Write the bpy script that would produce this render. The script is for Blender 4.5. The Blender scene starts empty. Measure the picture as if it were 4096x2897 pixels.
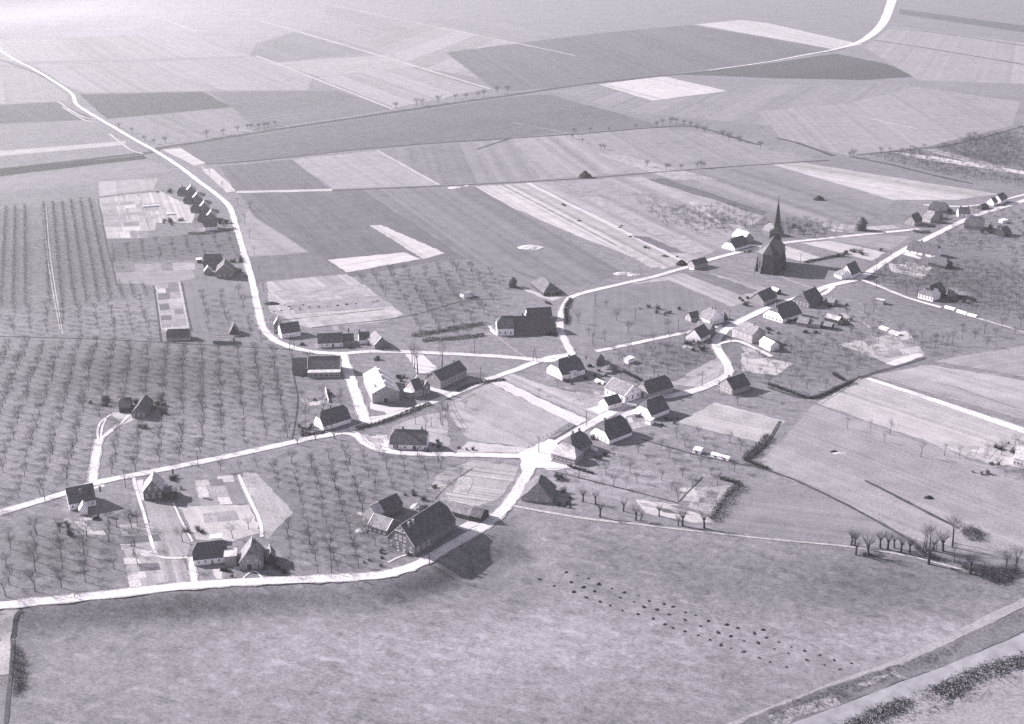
import bpy, bmesh, math, random
import numpy as np
from mathutils import Vector, Matrix
rad = math.radians
S = bpy.context.scene
C = S.collection

# ------------------------------------------------------------------ camera, sky, sun, exposure
CAM_H, PITCH, HFOV = 235.0, 21.4, 46.0
cam_d = bpy.data.cameras.new('camera'); cam = bpy.data.objects.new('camera', cam_d); C.objects.link(cam)
cam.location = (0, 0, CAM_H); cam.rotation_euler = (rad(90 - PITCH), 0, 0)
cam_d.sensor_width = 36; cam_d.angle = rad(HFOV); cam_d.clip_start = 1; cam_d.clip_end = 60000
S.camera = cam
SUN_EL, SUN_AZ = 28.0, 155.0          # azimuth of the sun, degrees counter-clockwise from +x
W = bpy.data.worlds.new('World'); S.world = W; W.use_nodes = True
wn = W.node_tree.nodes; wl = W.node_tree.links
sky = wn.new('ShaderNodeTexSky'); sky.sky_type = 'NISHITA'; sky.sun_disc = False
sky.sun_elevation = rad(SUN_EL); sky.sun_rotation = rad(90 - SUN_AZ)
hs = wn.new('ShaderNodeHueSaturation'); hs.inputs['Saturation'].default_value = 0.38
wl.new(sky.outputs[0], hs.inputs['Color'])
mx = wn.new('ShaderNodeMix'); mx.data_type = 'RGBA'; mx.blend_type = 'MULTIPLY'; mx.inputs[0].default_value = 1
wl.new(hs.outputs[0], mx.inputs[6]); mx.inputs[7].default_value = (1.02, .955, 1.0, 1)
wl.new(mx.outputs[2], wn['Background'].inputs[0]); wn['Background'].inputs[1].default_value = 0.07
sl = bpy.data.lights.new('sun', 'SUN'); sl.energy = 4.6; sl.angle = rad(0.5); sl.color = (1, .968, .975)
sun = bpy.data.objects.new('sun', sl); C.objects.link(sun)
sd = Vector((math.cos(rad(SUN_AZ)) * math.cos(rad(SUN_EL)), math.sin(rad(SUN_AZ)) * math.cos(rad(SUN_EL)), math.sin(rad(SUN_EL))))
sun.rotation_euler = sd.to_track_quat('Z', 'Y').to_euler(); sun.location = (-300, 300, 400)
S.view_settings.view_transform = 'Standard'; S.view_settings.look = 'None'
S.view_settings.exposure = 1.3; S.view_settings.gamma = 1
S.cycles.max_bounces = 4; S.cycles.diffuse_bounces = 2; S.cycles.volume_bounces = 0
S.cycles.use_denoising = False

# ------------------------------------------------------------------ from survey marks to ground points
CR = {'a': (1430, 1930, .2439), 'b': (700, 2100, .20906), 'c': (220, 1840, .23519), 'd': (1150, 1380, .32666),
      'e': (2160, 1400, .26132), 'f': (2060, 1640, .30488), 'g': (2900, 760, .25856), 'h': (2700, 1080, .31359),
      'i': (1900, 1080, .22173), 'j': (640, 700, .27088), 'k': (1060, 1230, .23519), 'l': (3280, 880, .35279),
      'm': (3550, 740, .23519), 'n': (3300, 2050, .34408), 'o': (340, 1540, .13544), 'p': (3560, 1600, .23345),
      'v': (0, 0, 1.78397)}
for r in range(4):
    for c in range(4): CR['%d%d' % (r, c)] = (1024 * c, 724 * r, .44599)
FN = 2048 / math.tan(rad(HFOV / 2))
sp_, cp_ = math.sin(rad(PITCH)), math.cos(rad(PITCH))
def ray(k, x, y):
    x0, y0, s = CR[k]; nx, ny = x0 + x * s, y0 + y * s
    u, v = (nx - 2048) / FN, (1448.5 - ny) / FN
    return Vector((u, cp_ + v * sp_, -sp_ + v * cp_))
def flat(k, x, y, z=0.0):
    d = ray(k, x, y)
    if d.z > -0.03: d.z = -0.03
    t = (CAM_H - z) / -d.z
    return Vector((d.x * t, d.y * t, z))
# the line where the village plateau drops to the river foreland
TL = [(-300, 1382), (12, 1368), (200, 1349), (440, 1323), (600, 1313), (850, 1303), (925, 1286), (975, 1262), (1045, 1222), (1100, 1188),
      (1150, 1140), (1200, 1146), (1300, 1166), (1600, 1208), (1900, 1243), (2050, 1265), (2296, 1330), (2700, 1450)]
TP = [flat('v', *p) for p in TL]
TP = [TP[0] + (TP[0] - TP[1]).normalized() * 9000] + TP + [TP[-1] + Vector((1, -.35, 0)).normalized() * 9000]
TPa = np.array([(p.x, p.y) for p in TP])
wid = [12] + [12 if p[0] < 1080 else (26 if p[0] < 1180 else 60) for p in TL] + [60]
def hgt(X, Y):
    X = np.asarray(X, float); Y = np.asarray(Y, float)
    best = np.full(X.shape, 1e12); sg = np.zeros(X.shape); ww = np.zeros(X.shape)
    for i in range(len(TPa) - 1):
        a, b = TPa[i], TPa[i + 1]; ab = b - a; L2 = ab @ ab
        t = np.clip(((X - a[0]) * ab[0] + (Y - a[1]) * ab[1]) / L2, 0, 1)
        dx, dy = X - (a[0] + t * ab[0]), Y - (a[1] + t * ab[1]); d = dx * dx + dy * dy
        cr = ab[0] * (Y - a[1]) - ab[1] * (X - a[0])
        m = d < best - 1e-6
        best = np.where(m, d, best); sg = np.where(m, cr, sg); ww = np.where(m, wid[i] + (wid[i + 1] - wid[i]) * t, ww)
    d = np.where(sg < 0, np.sqrt(best), 0) / ww
    d = np.clip(d, 0, 1); d = d * d * (3 - 2 * d) * .5 + d * .5
    return -4.6 * d
def G(k, x, y):
    p = flat(k, x, y)
    if p.y > 520 or p.y < 0: return p
    z = 0.0
    for _ in range(14):
        z = .5 * z + .5 * float(hgt(p.x, p.y)); p = flat(k, x, y, z)
    p.z = float(hgt(p.x, p.y)); return p

# ------------------------------------------------------------------ materials
K = 0.56
def tint(v, a=1.0):
    k = max(0, min(1, 1 - v / .3)); return (min(v * (1.02 - .01 * k), 1), v * (.952 - .005 * k), min(v * (1.01 + .12 * k), 1), 1)
MATS = {}
def mat(key, v, rough=.9, nscale=.5, ncon=.25, nscale2=None, stripe=None, bump=0, col=None, spec=.2, stretch=None, mott=0, nscale3=None):
    """procedural: base tone, two noise octaves in metres, optional stripes (angle, spacing, contrast)"""
    if key in MATS: return MATS[key]
    m = bpy.data.materials.new(key); m.use_nodes = True; nt = m.node_tree; N = nt.nodes; L = nt.links
    b = N['Principled BSDF']; b.inputs['Roughness'].default_value = rough; b.inputs['Specular IOR Level'].default_value = spec
    geo = N.new('ShaderNodeNewGeometry')
    def noise(sc, det=4, src=None):
        n = N.new('ShaderNodeTexNoise'); n.inputs['Scale'].default_value = sc; n.inputs['Detail'].default_value = det
        L.new(src or geo.outputs['Position'], n.inputs['Vector']); return n.outputs['Fac']
    def math_(op, a, c):
        n = N.new('ShaderNodeMath'); n.operation = op
        for i, q in enumerate((a, c)):
            if isinstance(q, (int, float)): n.inputs[i].default_value = q
            else: L.new(q, n.inputs[i])
        return n.outputs[0]
    src = None
    if stretch:
        mp = N.new('ShaderNodeMapping'); mp.vector_type = 'TEXTURE'; mp.inputs['Rotation'].default_value = (0, 0, rad(stretch[0])); mp.inputs['Scale'].default_value = (stretch[1], 1, 1)
        L.new(geo.outputs['Position'], mp.inputs['Vector']); src = mp.outputs[0]
    f = noise(nscale, 6, src)
    f = math_('MULTIPLY', math_('SUBTRACT', f, .5), ncon * 4)
    if nscale2:
        g2 = math_('MULTIPLY', math_('SUBTRACT', noise(nscale2, 3), .5), ncon * 2.4); f = math_('ADD', f, g2)
    g3 = nscale3 or .018
    if v > .1 and nscale < 3: f = math_('ADD', f, math_('MULTIPLY', math_('SUBTRACT', noise(g3, 4), .5), .45 if nscale3 else .3))
    if stripe:
        ang, spc, con = stripe[:3]
        mp = N.new('ShaderNodeMapping'); mp.inputs['Rotation'].default_value = (0, 0, rad(-ang))
        nd = noise(.05, 2); L.new(geo.outputs['Position'], mp.inputs['Vector'])
        sx = N.new('ShaderNodeSeparateXYZ'); L.new(mp.outputs[0], sx.inputs[0])
        n1 = N.new('ShaderNodeTexNoise'); n1.noise_dimensions = '1D'; n1.inputs['Scale'].default_value = 1.0; n1.inputs['Detail'].default_value = 3
        L.new(math_('MULTIPLY', sx.outputs[1], 1 / spc), n1.inputs['W'])
        f = math_('ADD', f, math_('MULTIPLY', math_('SUBTRACT', n1.outputs['Fac'], .5), con * 4))
        if len(stripe) > 3:      # neighbouring strips of different crops, crisp borders
            wn_ = N.new('ShaderNodeTexWhiteNoise'); wn_.noise_dimensions = '1D'
            L.new(math_('FLOOR', math_('MULTIPLY', sx.outputs[1], 1 / stripe[3]), 0), wn_.inputs['W'])
            f = math_('ADD', f, math_('MULTIPLY', math_('SUBTRACT', wn_.outputs['Value'], .5), stripe[4]))
    base = col or tint(v)
    if mott:                 # bare, bleached streaks of trodden ground
        b1 = N.new('ShaderNodeMapRange'); b1.inputs['From Min'].default_value = .54; b1.inputs['From Max'].default_value = .70; b1.inputs['To Max'].default_value = .34
        L.new(noise(.26, 8, src), b1.inputs['Value']); f = math_('ADD', f, b1.outputs[0])
        b2 = N.new('ShaderNodeMapRange'); b2.inputs['From Min'].default_value = .52; b2.inputs['From Max'].default_value = .68; b2.inputs['To Max'].default_value = -.20
        L.new(noise(.2, 6, src), b2.inputs['Value']); f = math_('ADD', f, b2.outputs[0])
    f = math_('ADD', f, 1.0)
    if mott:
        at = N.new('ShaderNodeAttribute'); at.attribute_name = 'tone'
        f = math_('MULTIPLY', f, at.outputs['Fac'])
    f = math_('MAXIMUM', f, .25)
    vm = N.new('ShaderNodeVectorMath'); vm.operation = 'SCALE'; vm.inputs[0].default_value = base[:3]
    L.new(f, vm.inputs['Scale'])
    L.new(vm.outputs[0], b.inputs['Base Color'])
    if bump:
        bp = N.new('ShaderNodeBump'); bp.inputs['Strength'].default_value = bump; bp.inputs['Distance'].default_value = .3
        L.new(noise(1.3, 4), bp.inputs['Height']); L.new(bp.outputs[0], b.inputs['Normal'])
    MATS[key] = m; return m
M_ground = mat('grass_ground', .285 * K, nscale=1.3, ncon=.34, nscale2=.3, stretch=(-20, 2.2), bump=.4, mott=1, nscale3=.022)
M_road = mat('pale_gravel', .50, nscale=.8, ncon=.34, nscale2=.12)
M_track = mat('trodden_track', .60 * K, nscale=.6, ncon=.3, nscale2=.06)
M_verge = mat('worn_verge', .46 * K, nscale=1.1, ncon=.5, nscale2=.15)
M_worn = mat('worn_grass', .39 * K, nscale=1.0, ncon=.4, nscale2=.1)
M_ditch = mat('ditch_water_and_reed', .10 * K, nscale=.3, ncon=.5, nscale2=.05)
M_brick = mat('brick_wall', .17, nscale=1.2, ncon=.25)
M_lbrick = mat('pale_brick_wall', .30, nscale=1.2, ncon=.2)
M_white = mat('whitewashed_wall', .86, nscale=.8, ncon=.09)
M_tar = mat('tarred_wall', .06, nscale=1, ncon=.3)
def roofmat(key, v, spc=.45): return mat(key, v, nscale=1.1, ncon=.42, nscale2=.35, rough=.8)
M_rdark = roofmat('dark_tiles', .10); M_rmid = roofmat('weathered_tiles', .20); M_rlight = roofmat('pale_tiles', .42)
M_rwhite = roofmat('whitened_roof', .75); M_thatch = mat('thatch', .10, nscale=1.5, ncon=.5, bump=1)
M_rbrown = roofmat('middling_tiles', .12)
M_trim = mat('white_painted_trim', .8, nscale=1, ncon=.03)
M_glass = mat('window_glass', .03, rough=.15, nscale=1, ncon=.1, spec=.6)
M_wood = mat('weathered_wood', .07, nscale=2, ncon=.3)
M_bark = mat('bark', .045, nscale=3, ncon=.3, col=(.052, .045, .060, 1))
M_twig = mat('twigs', .06, nscale=1, ncon=.3, col=(.070, .064, .084, 1))
M_leaf = mat('evergreen_leaves', .035, nscale=1.2, ncon=.5, col=(.036, .034, .046, 1))
M_scrub = mat('reed_and_scrub', .13, nscale=.5, ncon=.6)
M_scrub2 = mat('bank_scrub', .15, nscale=.5, ncon=.5)
M_straw = mat('straw', .50, nscale=1.2, ncon=.4, bump=1)
M_heap = mat('dark_manure', .035, nscale=2, ncon=.3)
M_water = mat('river_water', .25, rough=.35, nscale=.25, ncon=.22, nscale2=.05, spec=.5, col=(.25, .236, .26, 1))
M_slate = mat('church_slates', .055, nscale=.6, ncon=.2, rough=.55, spec=.4)
M_skin = mat('skin', .35, nscale=5, ncon=.05); M_cloth = mat('dark_cloth', .03, nscale=5, ncon=.2)
M_cbrick = mat('church_brick', .095, nscale=1.0, ncon=.25)
WM = {'w': M_white, 'b': M_brick, 'l': M_lbrick, 't': M_tar}
RM = {'d': M_rdark, 'm': M_rmid, 'l': M_rlight, 'w': M_rwhite, 't': M_thatch, 'n': M_rbrown}

# ------------------------------------------------------------------ helpers
def tag(o, label=None, cat=None, group=None, kind=None):
    if label: o['label'] = label
    if cat: o['category'] = cat
    if group: o['group'] = group
    if kind: o['kind'] = kind
    return o
def empty(name, loc, label=None, cat=None, group=None):
    o = bpy.data.objects.new(name, None); C.objects.link(o); o.location = loc; o.empty_display_size = .5
    return tag(o, label, cat, group)
def mesh(name, V, F, m, parent=None, loc=None, smooth=False, idx=None, recalc=False):
    me = bpy.data.meshes.new(name); me.from_pydata([tuple(v) for v in V], [], F)
    for q in (m if isinstance(m, (list, tuple)) else [m]): me.materials.append(q)
    if idx: me.polygons.foreach_set('material_index', idx)
    if smooth: me.polygons.foreach_set('use_smooth', [True] * len(me.polygons))
    if recalc:
        bm = bmesh.new(); bm.from_mesh(me); bmesh.ops.recalc_face_normals(bm, faces=bm.faces); bm.to_mesh(me); bm.free()
    o = bpy.data.objects.new(name, me); C.objects.link(o)
    if parent: o.parent = parent
    if loc is not None: o.location = loc
    return o
def copy_tree(o, parent=None):
    c = o.copy(); C.objects.link(c)
    if parent: c.parent = parent
    for ch in o.children: copy_tree(ch, c)
    return c
BOXF = [(0, 3, 2, 1), (4, 5, 6, 7), (0, 1, 5, 4), (1, 2, 6, 5), (2, 3, 7, 6), (3, 0, 4, 7)]
class MB:
    def __init__(s): s.V = []; s.F = []; s.I = []
    def box(s, f, x0, x1, y0, y1, z0, z1, i=0):
        n = len(s.V)
        s.V += [f(x0, y0, z0), f(x1, y0, z0), f(x1, y1, z0), f(x0, y1, z0), f(x0, y0, z1), f(x1, y0, z1), f(x1, y1, z1), f(x0, y1, z1)]
        s.F += [tuple(n + q for q in fc) for fc in BOXF]; s.I += [i] * 6
    def tube(s, p, q, r0, r1, n=5, i=0):
        p = Vector(p); q = Vector(q); d = (q - p)
        if d.length < 1e-6: return
        d.normalize(); a = d.orthogonal().normalized(); b = d.cross(a); k = len(s.V)
        for (c, r) in ((p, r0), (q, r1)):
            for j in range(n):
                t = 2 * math.pi * j / n; s.V.append(c + a * math.cos(t) * r + b * math.sin(t) * r)
        for j in range(n): s.F.append((k + j, k + (j + 1) % n, k + n + (j + 1) % n, k + n + j)); s.I.append(i)
    def cap(s, n, i=0): s.F.append(tuple(range(len(s.V) - n, len(s.V)))); s.I.append(i)
    def build(s, name, m, parent=None, loc=None, recalc=True, smooth=False): return mesh(name, s.V, s.F, m, parent, loc, smooth, s.I, recalc)

# ------------------------------------------------------------------ ground sheet (plateau, dike bank, foreland)
def lines(lo, hi, st, far): 
    a = list(np.arange(lo, hi + st / 2, st)); o = []
    d = st; p = hi
    while p < far: d *= 1.5; p += d; o.append(p)
    q = []; d = st; p = lo
    while p > -far: d *= 1.5; p -= d; q.append(p)
    return np.array(q[::-1] + a + o)
gx = lines(-260, 330, 4, 22000); gy = lines(240, 1000, 4, 24000)
XX, YY = np.meshgrid(gx, gy); ZZ = hgt(XX, YY)
# thinner or ranker growth, plus painted orchard shade, bank shade, far haze: (V x, V y, rx V, ry V, factor)
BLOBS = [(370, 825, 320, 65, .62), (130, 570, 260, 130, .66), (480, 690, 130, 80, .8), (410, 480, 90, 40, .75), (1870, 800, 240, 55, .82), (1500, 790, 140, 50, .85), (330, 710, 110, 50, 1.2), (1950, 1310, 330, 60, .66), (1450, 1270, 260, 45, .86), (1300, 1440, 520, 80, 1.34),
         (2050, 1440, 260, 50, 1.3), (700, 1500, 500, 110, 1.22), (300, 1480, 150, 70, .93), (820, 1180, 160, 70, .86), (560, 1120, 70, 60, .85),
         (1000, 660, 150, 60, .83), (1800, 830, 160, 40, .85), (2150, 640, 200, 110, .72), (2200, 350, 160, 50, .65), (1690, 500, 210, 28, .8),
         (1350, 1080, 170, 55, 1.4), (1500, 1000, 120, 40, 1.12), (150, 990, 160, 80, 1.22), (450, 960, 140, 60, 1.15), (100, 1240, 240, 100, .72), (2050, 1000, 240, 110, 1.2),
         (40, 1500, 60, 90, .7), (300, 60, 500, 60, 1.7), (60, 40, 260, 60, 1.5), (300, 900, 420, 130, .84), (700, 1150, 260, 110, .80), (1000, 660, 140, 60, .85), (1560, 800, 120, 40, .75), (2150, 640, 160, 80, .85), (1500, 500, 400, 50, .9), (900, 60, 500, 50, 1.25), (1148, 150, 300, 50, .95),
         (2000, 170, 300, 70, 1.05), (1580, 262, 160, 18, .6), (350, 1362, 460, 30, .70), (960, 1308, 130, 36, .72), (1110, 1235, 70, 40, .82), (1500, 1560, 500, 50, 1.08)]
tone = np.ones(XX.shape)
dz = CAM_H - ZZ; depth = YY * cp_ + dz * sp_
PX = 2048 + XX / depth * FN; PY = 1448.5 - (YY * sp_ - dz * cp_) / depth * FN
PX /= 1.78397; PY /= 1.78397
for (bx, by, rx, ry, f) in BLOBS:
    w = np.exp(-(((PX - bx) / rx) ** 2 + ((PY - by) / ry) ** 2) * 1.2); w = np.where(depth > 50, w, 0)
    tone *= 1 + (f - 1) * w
nx_, ny_ = len(gx), len(gy)
gv = np.stack([XX.ravel(), YY.ravel(), ZZ.ravel()], 1)
ii = (np.arange(ny_ - 1)[:, None] * nx_ + np.arange(nx_ - 1)[None, :]).ravel()
gf = np.stack([ii, ii + 1, ii + nx_ + 1, ii + nx_], 1)
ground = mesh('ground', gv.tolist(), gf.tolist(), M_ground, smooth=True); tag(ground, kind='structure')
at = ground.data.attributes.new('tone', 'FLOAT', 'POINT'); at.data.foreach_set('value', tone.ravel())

# ------------------------------------------------------------------ fields, water, roads
layer = [0]
def nextz(): layer[0] += 1; return .01 + .00035 * layer[0]
def drape(name, pts, m, z, kind='structure', loops=1):
    bm = bmesh.new(); vs = [bm.verts.new((p.x, p.y, 0)) for p in pts]
    try: bm.faces.new(vs)
    except ValueError: bm.free(); return
    bmesh.ops.triangulate(bm, faces=bm.faces)
    low = min(p.z for p in pts) < -.05
    if low:
        for _ in range(9):
            es = [e for e in bm.edges if e.calc_length() > 9]
            if not es: break
            bmesh.ops.subdivide_edges(bm, edges=es, cuts=1)
        bmesh.ops.triangulate(bm, faces=bm.faces)
    h = hgt([v.co.x for v in bm.verts], [v.co.y for v in bm.verts]) if low else [0] * len(bm.verts)
    for v, q in zip(bm.verts, h): v.co.z = float(q) + z + (.02 if low else 0)
    for f in bm.faces:
        f.normal_update()
        if f.normal.z < 0: f.normal_flip()
    me = bpy.data.meshes.new(name); bm.to_mesh(me); bm.free(); me.materials.append(m)
    o = bpy.data.objects.new(name, me); C.objects.link(o); tag(o, kind=kind); return o
fcount = [0]
def rough_edge(P, amp, step):
    out = []; rnd = random.Random(len(P) * 7 + int(P[0].x))
    for i in range(len(P)):
        a, b = P[i], P[(i + 1) % len(P)]; n = max(1, min(40, int((b - a).length / step)))
        nn = Vector((-(b - a).y, (b - a).x, 0)).normalized()
        for j in range(n): 
            q = a.lerp(b, j / n)
            if j: q = q + nn * rnd.uniform(-amp, amp)
            out.append(q)
    return out
def field(t, pts, k='v', stripe=None, con=.26, ns=.9, name='field', ns2=.10, amp=.7):
    fcount[0] += 1
    key = 'soil_%d' % fcount[0]
    PP = [flat(k, *p) for p in pts]; ed = max(((PP[(i + 1) % len(PP)] - PP[i]) for i in range(len(PP))), key=lambda v: v.length); ang = math.degrees(math.atan2(ed.y, ed.x))
    if k == 'v' and name == 'field':
        dd = min(p.y for p in PP)
        if stripe is None: stripe = (0, max(3, dd / 160), .07)
        stripe = (ang, stripe[1], stripe[2] * 1.5, (11 if dd < 900 else dd / 40) * (1 + (fcount[0] * 7 % 5) * .25), .16 if stripe[2] < .1 else .34)
    if t < .45 and k == 'v': t = t * (t / .45) ** (.75 if max(flat(k, *p).y for p in pts) < 1200 else .35)
    m = mat(key, min(t * K, .7), nscale=ns, ncon=con, nscale2=ns2, stripe=stripe)
    P = [G(k, *p) for p in pts]
    d = max(p.y for p in P)
    return drape(name, rough_edge(P, amp * (1 if d < 900 else 2), 3.5 if d < 900 else 20), m, nextz())
def smooth_pts(P, n=4):
    out = []
    for i in range(len(P) - 1):
        p0 = P[max(i - 1, 0)]; p1 = P[i]; p2 = P[i + 1]; p3 = P[min(i + 2, len(P) - 1)]
        for j in range(n):
            t = j / n
            out.append(.5 * ((2 * p1) + (p2 - p0) * t + (2 * p0 - 5 * p1 + 4 * p2 - p3) * t * t + (3 * p1 - p0 - 3 * p2 + p3) * t ** 3))
    out.append(P[-1]); return out
def strip(name, pts, w, m, k='v', z=None, n=4, jit=.12, kind='structure'):
    Q = smooth_pts([Vector((*G(k, p[0], p[1]), (p[2] if len(p) > 2 else w))) for p in pts], n)
    rnd = random.Random(len(pts)); V = []; F = []; z = z or nextz()
    for i, q in enumerate(Q):
        a = Q[max(i - 1, 0)]; b = Q[min(i + 1, len(Q) - 1)]; d = Vector((b[0] - a[0], b[1] - a[1])).normalized(); nrm = Vector((-d.y, d.x)); ww = q[3] / 2
        for s_ in (1, .33, -.33, -1):
            o_ = s_ * ww * (1 + rnd.uniform(-jit, jit)); x, y = q[0] + nrm.x * o_, q[1] + nrm.y * o_; V.append((x, y, float(hgt(x, y)) + z + (.02 if float(hgt(x, y)) < -.05 else 0)))
        if i:
            for j in range(3): F.append((4 * i - 4 + j, 4 * i - 3 + j, 4 * i + 1 + j, 4 * i + j))
    return tag(mesh(name, V, F, m), kind=kind)

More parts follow.
